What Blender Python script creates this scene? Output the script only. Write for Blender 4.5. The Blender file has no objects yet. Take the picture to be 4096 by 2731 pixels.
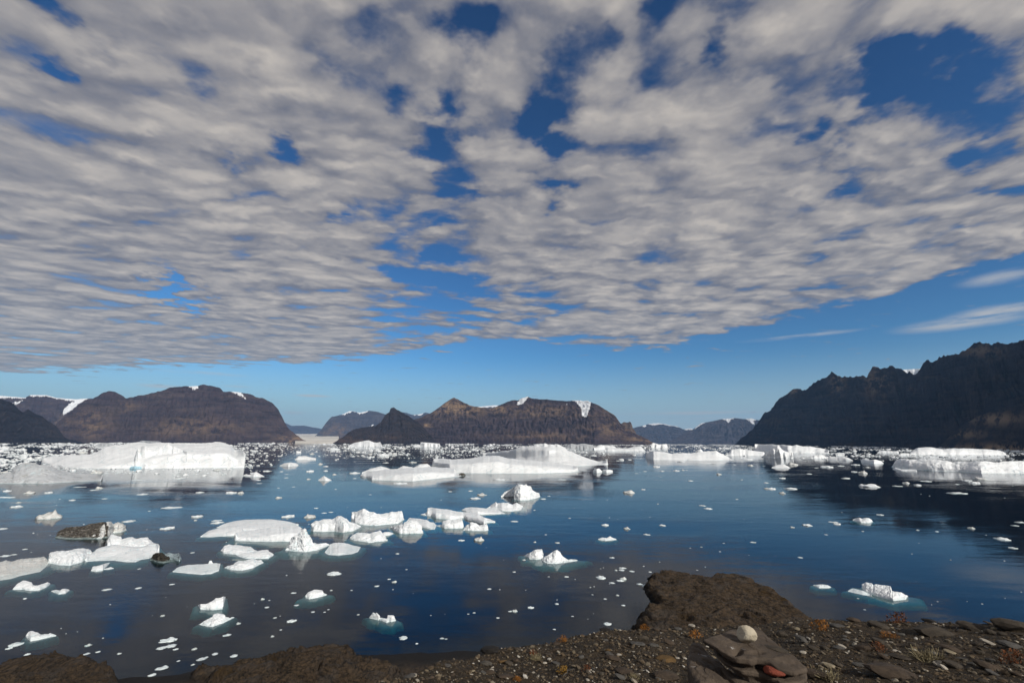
import bpy, math, random
import numpy as np
random.seed(7); RNG = np.random.default_rng(7)
S = bpy.context.scene
COL = S.collection
# ------------------------------------------------------------------ camera
FX = 4096*16/36.0; H = 30.0
P0 = math.atan(401.5/FX); RHO = math.radians(0.20)
Fw = np.array([0, math.cos(P0), math.sin(P0)]); U0 = np.array([0, -math.sin(P0), math.cos(P0)]); X0 = np.array([1., 0, 0])
Rv = math.cos(RHO)*X0 + math.sin(RHO)*U0; Uv = -math.sin(RHO)*X0 + math.cos(RHO)*U0
def ray(px, py):
    px = np.asarray(px, float); py = np.asarray(py, float)
    v = ((px-2048)/FX)[..., None]*Rv + (-(py-1365.5)/FX)[..., None]*Uv + Fw
    return v/np.linalg.norm(v, axis=-1, keepdims=True)
def on_plane(px, py, z=0.):
    d = ray(px, py); t = (z-H)/np.minimum(d[..., 2], -1e-5)
    return np.stack([d[..., 0]*t, d[..., 1]*t, np.full_like(t, z)], -1)
cam = bpy.data.objects.new('camera', bpy.data.cameras.new('camera')); COL.objects.link(cam)
cam.data.lens = 16; cam.data.sensor_width = 36; cam.data.clip_end = 200000; cam.data.clip_start = .05
from mathutils import Matrix
cam.matrix_world = Matrix(((Rv[0], Uv[0], -Fw[0], 0), (Rv[1], Uv[1], -Fw[1], 0), (Rv[2], Uv[2], -Fw[2], H), (0, 0, 0, 1)))
S.camera = cam
FR = {'A1': (0, 1500, 2.297), 'A2': (1024, 1500, 2.297), 'A3': (2048, 1500, 2.297), 'A4': (3072, 1300, 2.297),
      'B1': (0, 2050, 2.297), 'B2': (1024, 2050, 2.297), 'B3': (2048, 2050, 2.297), 'B4': (3072, 2050, 2.297),
      'C1': (200, 2060, 4.523), 'C2': (780, 2060, 4.523), 'C3': (1200, 2000, 4.523), 'C4': (1640, 1900, 4.3556),
      'D1': (0, 1740, 4.594), 'D2': (512, 1740, 4.594), 'D3': (1400, 1740, 2.2615), 'D4': (2400, 1740, 2.2615),
      'D5': (3300, 1740, 2.9548), 'E': (2700, 2480, 3.92), 'S': (0, 0, 1)}
def px(f, pts):
    ox, oy, s = FR[f]; a = np.array(pts, float); a[..., 0] = a[..., 0]/s+ox; a[..., 1] = a[..., 1]/s+oy
    return a
# ------------------------------------------------------------------ noise
_p = np.random.default_rng(3).permutation(256); _p = np.concatenate([_p, _p, _p])
_g = np.random.default_rng(4).normal(size=(256, 3)); _g /= np.linalg.norm(_g, axis=1, keepdims=True)
def perlin(P):
    P = np.asarray(P, float); sh = P.shape[:-1]; P = P.reshape(-1, 3)
    I = np.floor(P).astype(int); f = P-I; I &= 255; w = f*f*f*(f*(f*6-15)+10); out = np.zeros(len(P))
    for dx in (0, 1):
        for dy in (0, 1):
            for dz in (0, 1):
                h = _p[_p[_p[(I[:, 0]+dx) & 255]+((I[:, 1]+dy) & 255)]+((I[:, 2]+dz) & 255)]
                dd = f-np.array([dx, dy, dz])
                ww = (w[:, 0] if dx else 1-w[:, 0])*(w[:, 1] if dy else 1-w[:, 1])*(w[:, 2] if dz else 1-w[:, 2])
                out += ww*np.sum(_g[h]*dd, -1)
    return out.reshape(sh)*1.6
def fbm(P, o=4, g=.5, l=2.07):
    a = 1.; r = 0.; n = 0.; P = np.asarray(P, float)
    for i in range(o): r = r+a*perlin(P+i*17.3); n += a; a *= g; P = P*l
    return r/n
def ridged(P, o=4, g=.5):
    a = 1.; r = 0.; n = 0.; P = np.asarray(P, float)
    for i in range(o): r = r+a*(1-np.abs(perlin(P+i*11.7))*2); n += a; a *= g; P = P*2.03
    return r/n
def sstep(a, b, x):
    t = np.clip((x-a)/(b-a), 0, 1); return t*t*(3-2*t)
def v3(x, y, z): return np.stack(np.broadcast_arrays(np.asarray(x, float), np.asarray(y, float), np.asarray(z, float)), -1)
# ------------------------------------------------------------------ objects
def tag(o, label=None, cat=None, group=None, kind=None):
    if label: o['label'] = label
    if cat: o['category'] = cat
    if group: o['group'] = group
    if kind: o['kind'] = kind
    return o
def mesh(name, V, F, mat, smooth=True, parent=None, attrs=None):
    me = bpy.data.meshes.new(name); V = np.asarray(V, np.float32).reshape(-1, 3); F = np.asarray(F, np.int32)
    me.vertices.add(len(V)); me.vertices.foreach_set('co', V.ravel())
    k = F.shape[1]; me.loops.add(F.size); me.loops.foreach_set('vertex_index', F.ravel())
    me.polygons.add(len(F)); me.polygons.foreach_set('loop_start', np.arange(len(F), dtype=np.int32)*k)
    me.polygons.foreach_set('loop_total', np.full(len(F), k, np.int32))
    me.polygons.foreach_set('use_smooth', np.full(len(F), smooth, bool))
    me.update(calc_edges=True)
    if attrs:
        for n, a in attrs.items():
            at = me.attributes.new(n, 'FLOAT', 'POINT'); at.data.foreach_set('value', np.asarray(a, np.float32).ravel())
    me.materials.append(mat)
    o = bpy.data.objects.new(name, me); COL.objects.link(o)
    if parent: o.parent = parent
    return o
def gridF(nu, nv, wrap=False):
    i = np.arange(nu if wrap else nu-1)[:, None]; j = np.arange(nv-1)[None, :]; i2 = (i+1) % nu
    return np.stack([i*nv+j, i2*nv+j, i2*nv+j+1, i*nv+j+1], -1).reshape(-1, 4)
def recenter(o):
    """origin at the thing's base centre"""
    me = o.data; n = len(me.vertices); a = np.empty(n*3, np.float32); me.vertices.foreach_get('co', a); a = a.reshape(-1, 3)
    c = np.array([(a[:, 0].min()+a[:, 0].max())/2, (a[:, 1].min()+a[:, 1].max())/2, 0 if a[:, 2].max() < 60 and a[:, 2].min() < 0 else a[:, 2].min()], np.float32)
    me.vertices.foreach_set('co', (a-c).ravel()); o.location = c.tolist(); me.update(); return o
# ------------------------------------------------------------------ materials
def newmat(name):
    m = bpy.data.materials.new(name); m.use_nodes = True; nt = m.node_tree; nt.nodes.clear()
    return m, nt
class N:
    def __init__(s, nt): s.t = nt
    def n(s, ty, ins=None, **kw):
        x = s.t.nodes.new(ty)
        for k, v in kw.items(): setattr(x, k, v)
        for k, v in (ins or {}).items():
            if hasattr(v, 'is_output') or isinstance(v, bpy.types.NodeSocket): s.t.links.new(v, x.inputs[k])
            else: x.inputs[k].default_value = v
        return x
    def m(s, op, a, b=0., c=0., clamp=False):
        return s.n('ShaderNodeMath', {0: a, 1: b, 2: c}, operation=op, use_clamp=clamp).outputs[0]
    def vm(s, op, a, b=(0, 0, 0)):
        x = s.n('ShaderNodeVectorMath', {0: a, 1: b}, operation=op); return x.outputs[1] if op in ('DISTANCE', 'LENGTH', 'DOT_PRODUCT') else x.outputs[0]
    def noise(s, vec, scale, det=4., rough=.5, dist=0., dims='3D'):
        return s.n('ShaderNodeTexNoise', {'Vector': vec, 'Scale': scale, 'Detail': det, 'Roughness': rough, 'Distortion': dist}, noise_dimensions=dims).outputs[0]
    def ss(s, x, a, b, lo=0., hi=1., smooth=True):
        return s.n('ShaderNodeMapRange', {'Value': x, 'From Min': a, 'From Max': b, 'To Min': lo, 'To Max': hi}, interpolation_type='SMOOTHSTEP' if smooth else 'LINEAR').outputs[0]
    def mix(s, f, a, b, blend='MIX'):
        x = s.n('ShaderNodeMix', data_type='RGBA', blend_type=blend)
        for i, v in ((0, f), (6, a), (7, b)):
            if isinstance(v, bpy.types.NodeSocket): s.t.links.new(v, x.inputs[i])
            else: x.inputs[i].default_value = v if i == 0 else (*v, 1) if len(v) == 3 else v
        return x.outputs[2]
    def pos(s): return s.n('ShaderNodeNewGeometry').outputs['Position']
    def obj(s): return s.n('ShaderNodeTexCoord').outputs['Object']
    def mp(s, vec, scale=(1, 1, 1), rot=(0, 0, 0), loc=(0, 0, 0)):
        return s.n('ShaderNodeMapping', {'Vector': vec, 'Scale': scale, 'Rotation': rot, 'Location': loc}).outputs[0]
    def attr(s, name): return s.n('ShaderNodeAttribute', attribute_name=name).outputs['Fac']
    def bsdf(s, col, rough=.8, bump=None, strength=.5, dist=1., spec=.3):
        ins = {'Base Color': col if isinstance(col, bpy.types.NodeSocket) else (*col, 1), 'Roughness': rough, 'Specular IOR Level': spec}
        if bump is not None:
            ins['Normal'] = s.n('ShaderNodeBump', {'Height': bump, 'Strength': strength, 'Distance': dist}).outputs[0]
        b = s.n('ShaderNodeBsdfPrincipled', ins); s.n('ShaderNodeOutputMaterial', {'Surface': b.outputs[0]}); return b
def ice_mat(name, base=(.86, .885, .90), dirt=0., dirtcol=(.07, .06, .045), cs=.25, tint=(.56, .79, .84), tamt=.65):
    m, nt = newmat(name); q = N(nt); o = q.pos()
    big = q.noise(q.mp(o, (1, 1, 2.2)), cs, 5, .6)
    fine = q.noise(q.mp(o, (1, 1, 2)), cs*9, 5, .65)
    c = q.mix(q.ss(big, .42, .72), base, tuple(b*.87 for b in base))
    c = q.mix(q.m('MULTIPLY', q.ss(q.noise(q.mp(o, (1, 1, .5), (0, .4, .3)), cs*2.2, 4, .6, 1.2), .55, .75), tamt), c, tint)
    vo = q.n('ShaderNodeTexVoronoi', {'Vector': q.vm('ADD', q.mp(o, (1, 1, 1.6), (.5, .2, .3)), q.n('ShaderNodeVectorMath', {0: q.n('ShaderNodeTexNoise', {'Vector': o, 'Scale': cs*2.5, 'Detail': 4.}).outputs['Color'], 1: (2.2/cs*.25,)*3}, operation='MULTIPLY').outputs[0]), 'Scale': cs*1.5}, feature='DISTANCE_TO_EDGE').outputs[0]
    crk = q.m('MULTIPLY', q.ss(vo, .035, .0), q.ss(q.noise(o, cs*1.4, 3, .6), .42, .6))
    c = q.mix(q.m('MULTIPLY', crk, .65), c, tuple(b*.62*t for b, t in zip(base, (.8, 1.05, 1.15))))
    wv = q.n('ShaderNodeTexWave', {'Vector': q.mp(o, (1, 1, 1), (.45, .35, .2)), 'Scale': cs*1.3, 'Distortion': 7., 'Detail': 3., 'Detail Scale': 1.2}, wave_type='BANDS', bands_direction='Z').outputs['Fac']
    c = q.mix(q.m('MULTIPLY', q.ss(wv, .72, 1.), .22), c, tuple(b*.72 for b in base))
    geo = q.n('ShaderNodeNewGeometry'); z = q.n('ShaderNodeSeparateXYZ', {0: o}).outputs[2]
    if dirt > 0:
        st = q.noise(q.mp(o, (1.2, 2.5, 5), (0, .5, .5)), cs*2.5, 6, .7, .6)
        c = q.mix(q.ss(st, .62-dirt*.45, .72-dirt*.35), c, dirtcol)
    # wet waterline notch: real melt line just above the water
    c = q.mix(q.m('MULTIPLY', q.ss(z, .5, .02), .35), c, (.45, .62, .64))
    h = q.m('ADD', q.m('MULTIPLY', fine, .6), q.m('ADD', q.m('MULTIPLY', q.noise(o, cs*30, 3, .6), .25), q.m('SUBTRACT', q.m('MULTIPLY', wv, .18), q.m('MULTIPLY', crk, .5))))
    q.bsdf(c, .55, h, .55, .9/max(cs*6, .3)*.5, .35); return m
M_ice = ice_mat('glacier_ice', cs=.22)
M_icefar = ice_mat('glacier_ice_far', base=(.88, .90, .91), cs=.05, tamt=.3)
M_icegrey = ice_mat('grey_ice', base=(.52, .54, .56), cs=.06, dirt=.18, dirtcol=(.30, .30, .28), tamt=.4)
M_icemid = ice_mat('shelf_ice', base=(.80, .82, .83), cs=.08, tamt=.35)
M_icedirt = ice_mat('moraine_ice', base=(.36, .335, .29), dirt=.62, cs=.35, dirtcol=(.035, .028, .02), tamt=0)
M_icedust = ice_mat('dusty_ice', base=(.66, .66, .64), dirt=.12, dirtcol=(.2, .18, .15), cs=.4)
M_icedark = ice_mat('black_moraine_ice', base=(.13, .115, .09), dirt=.9, dirtcol=(.035, .03, .022), cs=.5, tamt=0)
M_iceclear = ice_mat('clear_grey_ice', base=(.28, .34, .37), dirt=.1, dirtcol=(.12, .14, .15), cs=.5)
M_bluepool = ice_mat('blue_ice', base=(.42, .66, .78), cs=.2, tint=(.2, .5, .65))

def rock_mat(name, c1, c2, c3, tan=(.20, .13, .08), s=1/900., snowcol=(.78, .8, .83)):
    m, nt = newmat(name); q = N(nt); o = q.pos()
    z = q.n('ShaderNodeSeparateXYZ', {0: o}).outputs[2]
    warp = q.noise(o, s*1.3, 4, .6)
    band = q.noise(q.n('ShaderNodeCombineXYZ', {0: q.m('MULTIPLY', warp, 1.2), 1: 0., 2: q.m('ADD', q.m('MULTIPLY', z, s*9), q.m('MULTIPLY', warp, 3.0))}).outputs[0], 1.6, 4, .65)
    streak = q.noise(q.mp(o, (9, 9, 1.2)), s*1.4, 5, .7)
    spk = q.noise(o, s*22, 6, .75)
    c = q.mix(q.ss(band, .42, .6), c1, c2)
    c = q.mix(q.m('MULTIPLY', q.ss(streak, .48, .70), .4), c, c3)
    c = q.mix(q.m('MULTIPLY', q.ss(q.noise(q.mp(o, (1, 1, 4.5)), s*2.6, 5, .65), .5, .68), .75), c, c3)
    c = q.mix(q.m('MULTIPLY', q.ss(q.noise(q.mp(o, (.6, .6, 9)), s*3.4, 4, .6), .56, .64), .7), c, tuple(x*.5 for x in c2))
    c = q.mix(q.m('MULTIPLY', q.ss(spk, .40, .68), .6), c, tuple(x*.45 for x in c1))
    ta = q.attr('tan'); c = q.mix(q.m('MULTIPLY', ta, q.ss(q.noise(q.mp(o, (1, 1, 2)), s*5, 6, .75), .42, .58), clamp=True), c, tan)  # tan mask: pale scree, plus sunlit faces painted into the rock colour
    c = q.mix(q.ss(q.m('ADD', q.attr('snow'), q.m('MULTIPLY', q.m('SUBTRACT', spk, .5), .5)), .4, .6), c, snowcol)
    q.bsdf(c, .95, q.m('ADD', spk, q.m('MULTIPLY', streak, .7)), .9, .025/s, .1); return m
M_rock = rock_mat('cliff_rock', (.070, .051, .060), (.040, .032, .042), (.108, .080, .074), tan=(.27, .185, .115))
M_rockdark = rock_mat('dark_slope_rock', (.040, .034, .040), (.030, .026, .032), (.058, .045, .042), tan=(.14, .09, .06))
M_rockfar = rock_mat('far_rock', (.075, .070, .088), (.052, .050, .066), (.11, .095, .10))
M_rockright = rock_mat('shaded_ridge_rock', (.040, .031, .040), (.024, .020, .030), (.080, .056, .046), tan=(.40, .28, .18))  # tan: painted sunlight on the ridge peaks, brown rock on the spur
M_tanpeak = rock_mat('tan_scree', (.15, .105, .08), (.11, .08, .065), (.19, .14, .10))
# ------------------------------------------------------------------ mountains
def inpoly(x, y, poly):
    r = np.zeros(x.shape, bool); n = len(poly)
    for i in range(n):
        x1, y1 = poly[i]; x2, y2 = poly[(i+1) % n]
        c = ((y1 > y) != (y2 > y)) & (x < (x2-x1)*(y-y1)/(y2-y1+1e-12)+x1); r ^= c
    return r
def project(V):
    d = V-np.array([0, 0, H]); zf = d@Fw; return 2048+FX*(d@Rv)/zf, 1365.5-FX*(d@Uv)/zf
def mountain(f, ridge, base, mat, name='mountain', dist=None, steep=1.1, gully=.16, prof=1.15, snow=(), tan=(), jag=3.5, nv=90, step=3.0, label=None, allsnow=False, gs=1.0, snowf=None, toe=0):
    R = px(f, ridge); B = px(f, base); x = np.arange(R[0, 0], R[-1, 0]+step, step); x[-1] = R[-1, 0]; nu = len(x)
    ry = np.interp(x, R[:, 0], R[:, 1]); by = np.interp(x, B[:, 0], B[:, 1])
    ry = ry-jag*(.7*fbm(v3(x/26., 3.1, R[0, 0]), 5, .6)+.9*(ridged(v3(x/34., 7.1, R[0, 0]), 3, .55)-.55))*sstep(0, 25, x-R[0, 0])*sstep(0, 25, R[-1, 0]-x)
    ry = np.minimum(ry, by-.5)
    Bp = on_plane(x, by); rb = np.linalg.norm(Bp[:, :2], axis=1)
    if dist is not None: rb = np.full(nu, float(dist)) if np.isscalar(dist) else np.interp(x, px(f, [(a_, 0) for a_, b_ in dist])[:, 0], [b_ for a_, b_ in dist])
    d = ray(x, ry); hd = np.linalg.norm(d[:, :2], axis=1); az = d[:, :2]/hd[:, None]; te = d[:, 2]/hd
    hz = np.maximum(H+rb*te, 5); k = 1/steep
    dep = hz*k; dep = np.convolve(np.pad(dep, 12, 'edge'), np.ones(25)/25, 'valid'); dep = np.maximum(dep, hz*k*.5)+30
    rT = rb+dep; zT = np.maximum(H+rT*te, 1.)
    v = np.concatenate([np.linspace(0, 1, nv), [1.25, 1.6, 2.2]])
    W = np.clip(v, 0, 1)
    s = np.cumsum(np.concatenate([[0], np.linalg.norm(np.diff(Bp[:, :2], axis=0), axis=1)])) if dist is None else x*float(np.mean(rb))/FX
    L = np.median(zT)*.55*gs
    SS, VV = np.meshgrid(s/L, W, indexing='ij')
    wx = fbm(v3(SS*.7, VV*1.3, 2.2), 3)*.9
    gu = ridged(v3(SS+wx+VV*.5, VV*.9, R[0, 0]*.01), 5, .55)
    g2 = fbm(v3(SS*5, VV*5, 9.), 4, .6)
    env = 4*VV*(1-VV)
    pr = W**prof
    terr = pr[None]+0*SS
    nb = 7.; tt = terr*nb+g2*.5; terr = (np.floor(tt)+sstep(.35, .70, tt-np.floor(tt)))/nb-g2*.5/nb; terr = .75*terr+.25*pr[None]
    Z = zT[:, None]*(terr*1.0+env*(gully*(gu-.35)*1.35+.06*g2+.05*(ridged(v3(SS*4+VV*2., VV*3., 3.), 3)-.4)))
    Z = np.where(VV >= 1, zT[:, None], Z); Z = np.where(v[None] > 1, zT[:, None]*np.clip(1-(v[None]-1)*.75, .05, 1), Z)
    sight = H+(rb[:, None]+dep[:, None]*v[None])*te[:, None]
    Z = np.minimum(Z, sight+0*Z); Z = np.maximum(Z, -2.+0*Z); Z[:, 0] = -2.
    rr = rb[:, None]+dep[:, None]*v[None]+(gu-.4)*dep[:, None]*.18*env
    V = np.stack([az[:, 0:1]*rr, az[:, 1:2]*rr, Z], -1)
    X, Y = project(V)
    sn = np.zeros(X.shape)
    wob = fbm(v3(X/14., Y/14., 1.), 3)*3.
    if allsnow: sn += 1
    for pf, poly in snow:
        sn = np.maximum(sn, inpoly(X+wob, Y+wob, px(pf, poly)).astype(float))
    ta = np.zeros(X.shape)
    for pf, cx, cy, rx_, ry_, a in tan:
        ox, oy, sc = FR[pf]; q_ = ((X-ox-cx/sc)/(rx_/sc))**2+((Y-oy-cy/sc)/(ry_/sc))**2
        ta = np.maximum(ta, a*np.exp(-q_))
    if snowf: sn = np.maximum(sn, sstep(snowf, snowf*1.08, Z+g2*snowf*.15))
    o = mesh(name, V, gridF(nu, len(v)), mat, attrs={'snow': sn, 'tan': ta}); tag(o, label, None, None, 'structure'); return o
mountain('A1', [(-700, 190), (0, 188), (100, 196), (230, 208), (280, 182), (430, 184), (520, 208), (700, 222), (760, 216), (840, 214), (1000, 240)], [(-700, 612), (1000, 613)], M_rock, dist=11500, jag=1,
         snow=[('A1', [(-700, 160), (80, 170), (240, 196), (240, 212), (0, 206), (-700, 206)]), ('A1', [(270, 150), (430, 150), (700, 200), (860, 200), (760, 235), (700, 240), (520, 215), (430, 194), (280, 193)]),
               ('A1', [(560, 372), (590, 310), (640, 262), (710, 228), (790, 222), (720, 262), (660, 320), (610, 350)]), ('A1', [(110, 255), (215, 235), (150, 270)])], tan=[('A1', 560, 420, 60, 40, .8)], label='far plateau with a snow edge and a narrow glacier tongue')
mountain('A1', [(500, 505), (520, 440), (600, 372), (690, 300), (780, 225), (840, 225), (930, 170), (1000, 145), (1060, 152), (1165, 212), (1230, 198), (1400, 165), (1520, 130), (1560, 112), (1700, 102), (1820, 98), (1830, 95), (1860, 88), (1930, 92), (1980, 110), (2020, 118), (2050, 150), (2110, 148), (2200, 160), (2300, 175), (2352, 200), (2412, 210), (2502, 250), (2552, 310), (2592, 380), (2617, 440), (2662, 500), (2722, 545), (2782, 590), (2852, 622)],
         [(500, 612), (2352, 616), (2852, 623)], M_rock, dist=[(500, 8600), (1400, 8000), (2200, 7600), (2852, 8200)], steep=1.15, gully=.20, gs=.8, prof=1.05, nv=120,
         snow=[('A1', [(1690, 80), (1825, 80), (1822, 124), (1800, 124), (1740, 106)]), ('A1', [(2045, 130), (2210, 150), (2262, 222), (2215, 195), (2150, 158)]), ('A1', [(1765, 132), (1795, 130), (1785, 148)])],
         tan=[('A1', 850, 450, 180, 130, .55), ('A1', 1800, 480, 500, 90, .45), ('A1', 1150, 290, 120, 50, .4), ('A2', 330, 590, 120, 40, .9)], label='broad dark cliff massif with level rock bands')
mountain('A1', [(-900, 60), (-300, 150), (0, 215), (60, 235), (130, 265), (170, 315), (210, 340), (260, 310), (300, 340), (390, 380), (440, 420), (500, 450), (550, 510), (590, 570), (640, 590), (760, 612)], [(-900, 616), (760, 615)], M_rockdark, dist=[(-900, 5600), (0, 6200), (760, 7400)], gully=.2, label='near dark spur at the left edge')
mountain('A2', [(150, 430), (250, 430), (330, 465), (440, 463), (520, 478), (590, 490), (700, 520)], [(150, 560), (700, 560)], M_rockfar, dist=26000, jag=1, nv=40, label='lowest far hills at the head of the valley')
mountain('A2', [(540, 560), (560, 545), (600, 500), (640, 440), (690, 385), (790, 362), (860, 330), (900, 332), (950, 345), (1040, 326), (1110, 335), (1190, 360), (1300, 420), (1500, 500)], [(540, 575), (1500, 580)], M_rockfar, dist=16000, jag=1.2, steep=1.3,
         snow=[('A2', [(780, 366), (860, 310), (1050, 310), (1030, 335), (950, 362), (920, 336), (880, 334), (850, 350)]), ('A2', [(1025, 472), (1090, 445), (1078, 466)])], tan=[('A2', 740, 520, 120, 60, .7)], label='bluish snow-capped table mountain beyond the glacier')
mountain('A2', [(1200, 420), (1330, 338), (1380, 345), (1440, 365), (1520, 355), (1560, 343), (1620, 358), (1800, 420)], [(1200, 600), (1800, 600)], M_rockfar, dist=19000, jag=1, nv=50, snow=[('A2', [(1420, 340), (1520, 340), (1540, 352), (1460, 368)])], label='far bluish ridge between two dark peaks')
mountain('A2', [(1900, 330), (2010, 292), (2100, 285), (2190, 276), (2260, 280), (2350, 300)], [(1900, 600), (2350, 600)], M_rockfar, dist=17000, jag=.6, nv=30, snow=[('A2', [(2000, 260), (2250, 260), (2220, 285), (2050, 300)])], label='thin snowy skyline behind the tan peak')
mountain('A2', [(1180, 632), (1250, 520), (1380, 430), (1490, 395), (1600, 350), (1690, 290), (1740, 250), (1820, 204), (1860, 225), (1980, 285), (2100, 300), (2190, 298), (2280, 255), (2310, 245), (2352, 232), (2402, 230), (2492, 195), (2532, 215), (2682, 222), (2752, 232), (2872, 238), (2952, 232), (3042, 235), (3092, 255), (3152, 275), (3222, 325), (3302, 375), (3352, 445), (3402, 485), (3482, 535), (3552, 565), (3642, 615), (3690, 636)],
         [(1180, 632), (2352, 634), (3690, 637)], M_rock, dist=[(1180, 7400), (2300, 6600), (3100, 6200), (3690, 6500)], steep=1.1, gully=.20, gs=.8, prof=1.1, nv=120,
         snow=[('A3', [(42, 272), (75, 215), (135, 180), (155, 200), (150, 212), (88, 268)]), ('A3', [(540, 230), (600, 215), (690, 220), (728, 248), (705, 330), (682, 392), (645, 372), (633, 300), (590, 246)]), ('A3', [(298, 255), (305, 255), (312, 268)]), ('A3', [(495, 262), (503, 262), (515, 288)])],
         tan=[('A2', 1860, 300, 260, 85, 1.2), ('A2', 2230, 310, 130, 45, .9), ('A2', 1560, 460, 70, 16, 1.), ('A3', 350, 330, 600, 60, .55), ('A3', 950, 480, 300, 90, .6), ('A3', 1220, 590, 150, 40, .9), ('A3', 300, 560, 500, 50, .45)], label='long central massif with a tan peak and a hanging glacier')  # strongest tan patch paints sunlight onto the peak's flank
mountain('A2', [(700, 629), (760, 590), (860, 520), (920, 490), (1030, 475), (1100, 465), (1150, 430), (1190, 360), (1225, 340), (1235, 305), (1268, 292), (1310, 325), (1400, 370), (1450, 405), (1500, 440), (1560, 500), (1620, 570), (1670, 634)],
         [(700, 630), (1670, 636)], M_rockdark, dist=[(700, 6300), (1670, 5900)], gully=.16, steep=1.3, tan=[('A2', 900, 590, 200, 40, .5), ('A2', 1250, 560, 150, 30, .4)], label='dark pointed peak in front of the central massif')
mountain('A3', [(960, 500), (1000, 448), (1030, 430), (1060, 436), (1085, 425), (1100, 450), (1112, 490), (1135, 520), (1160, 600)], [(960, 636), (1160, 636)], M_tanpeak, dist=8200, jag=2.5, nv=50, gully=.25, steep=1.6, label='pale rock spires on the shoulder of the massif')
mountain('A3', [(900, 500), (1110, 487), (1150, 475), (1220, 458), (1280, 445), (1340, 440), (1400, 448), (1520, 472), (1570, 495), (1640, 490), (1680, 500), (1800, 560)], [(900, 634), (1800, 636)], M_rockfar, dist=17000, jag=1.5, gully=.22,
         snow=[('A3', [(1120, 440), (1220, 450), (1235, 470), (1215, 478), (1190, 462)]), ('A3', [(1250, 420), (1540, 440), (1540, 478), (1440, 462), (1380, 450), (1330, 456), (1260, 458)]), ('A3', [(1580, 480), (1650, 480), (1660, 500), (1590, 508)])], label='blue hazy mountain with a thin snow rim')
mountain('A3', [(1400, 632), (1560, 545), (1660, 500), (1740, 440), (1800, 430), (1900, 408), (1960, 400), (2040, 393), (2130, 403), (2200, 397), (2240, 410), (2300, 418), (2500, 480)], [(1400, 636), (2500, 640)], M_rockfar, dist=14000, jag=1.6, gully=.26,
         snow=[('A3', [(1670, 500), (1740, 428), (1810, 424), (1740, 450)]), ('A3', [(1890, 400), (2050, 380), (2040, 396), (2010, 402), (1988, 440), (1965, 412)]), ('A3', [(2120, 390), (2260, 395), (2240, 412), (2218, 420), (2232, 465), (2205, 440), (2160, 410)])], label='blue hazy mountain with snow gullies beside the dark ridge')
mountain('A4', [(1150, 470), (1245, 408), (1320, 405), (1390, 402), (1500, 430)], [(1150, 900), (1500, 900)], M_rockfar, dist=11000, jag=.3, nv=20, allsnow=True, label='white ice cap showing behind the dark ridge')
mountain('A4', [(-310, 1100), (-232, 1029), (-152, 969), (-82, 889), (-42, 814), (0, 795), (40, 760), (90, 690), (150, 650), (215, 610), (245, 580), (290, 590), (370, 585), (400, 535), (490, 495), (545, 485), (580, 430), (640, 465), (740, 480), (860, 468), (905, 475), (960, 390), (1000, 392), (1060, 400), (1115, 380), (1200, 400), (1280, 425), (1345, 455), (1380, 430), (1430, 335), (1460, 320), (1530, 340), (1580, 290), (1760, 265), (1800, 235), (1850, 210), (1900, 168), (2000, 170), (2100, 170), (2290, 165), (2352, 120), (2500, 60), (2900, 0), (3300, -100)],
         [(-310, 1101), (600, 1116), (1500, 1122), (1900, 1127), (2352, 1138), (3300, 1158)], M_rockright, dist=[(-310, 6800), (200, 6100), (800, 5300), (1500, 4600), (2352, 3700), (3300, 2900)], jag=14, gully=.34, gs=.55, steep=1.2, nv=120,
         tan=[('A4', 640, 540, 70, 90, .8), ('A4', 1000, 520, 130, 120, .8), ('A4', 1320, 600, 40, 40, .4), ('A4', 1950, 230, 200, 60, .6), ('A4', 230, 610, 50, 40, .7)], label='steep dark jagged ridge filling the right side')  # tan patches paint the sunlit faces near the peaks
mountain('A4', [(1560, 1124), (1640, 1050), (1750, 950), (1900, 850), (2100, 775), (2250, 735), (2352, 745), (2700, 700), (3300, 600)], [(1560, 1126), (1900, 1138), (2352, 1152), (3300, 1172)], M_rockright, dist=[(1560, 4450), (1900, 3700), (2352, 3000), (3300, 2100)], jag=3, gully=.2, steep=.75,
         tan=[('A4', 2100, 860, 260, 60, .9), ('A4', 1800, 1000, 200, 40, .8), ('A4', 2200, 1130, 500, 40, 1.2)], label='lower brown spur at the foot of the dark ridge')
# glacier tongue in the valley
m, nt = newmat('glacier_surface'); q = N(nt); o_ = q.pos()
c = q.mix(q.ss(q.noise(q.mp(o_, (1, .25, 1)), .004, 6, .7), .4, .65), (.78, .74, .66), (.50, .46, .40))
q.bsdf(c, .9, q.noise(o_, .01, 5, .7), .8, 30)
def glacier():
    x = np.linspace(*px('A2', [(360, 0), (760, 0)])[:, 0], 60); rows = np.linspace(0, 1, 60)
    y0 = 1500+629/2.297; y1 = 1500+541/2.297; V = []
    r0 = 6300.; r1 = 24000.
    for t in rows:
        r = r0*(r1/r0)**t; yy = y0-.8+(y1-y0)*(t**.8)
        d = ray(x, np.full(60, yy)); h = np.linalg.norm(d[:, :2], axis=1)
        V.append(np.stack([d[:, 0]/h*r, d[:, 1]/h*r, H+r*d[:, 2]/h], -1))
    V = np.array(V); V[0, :, 2] = -2
    n = fbm(v3(V[..., 0]*.006, V[..., 1]*.002, 0), 4)*10; V[1:, :, 2] += n[1:]
    tag(mesh('glacier', V, gridF(60, 60), m), 'pale glacier flowing down the valley to the fjord', None, None, 'structure')
glacier()
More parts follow.
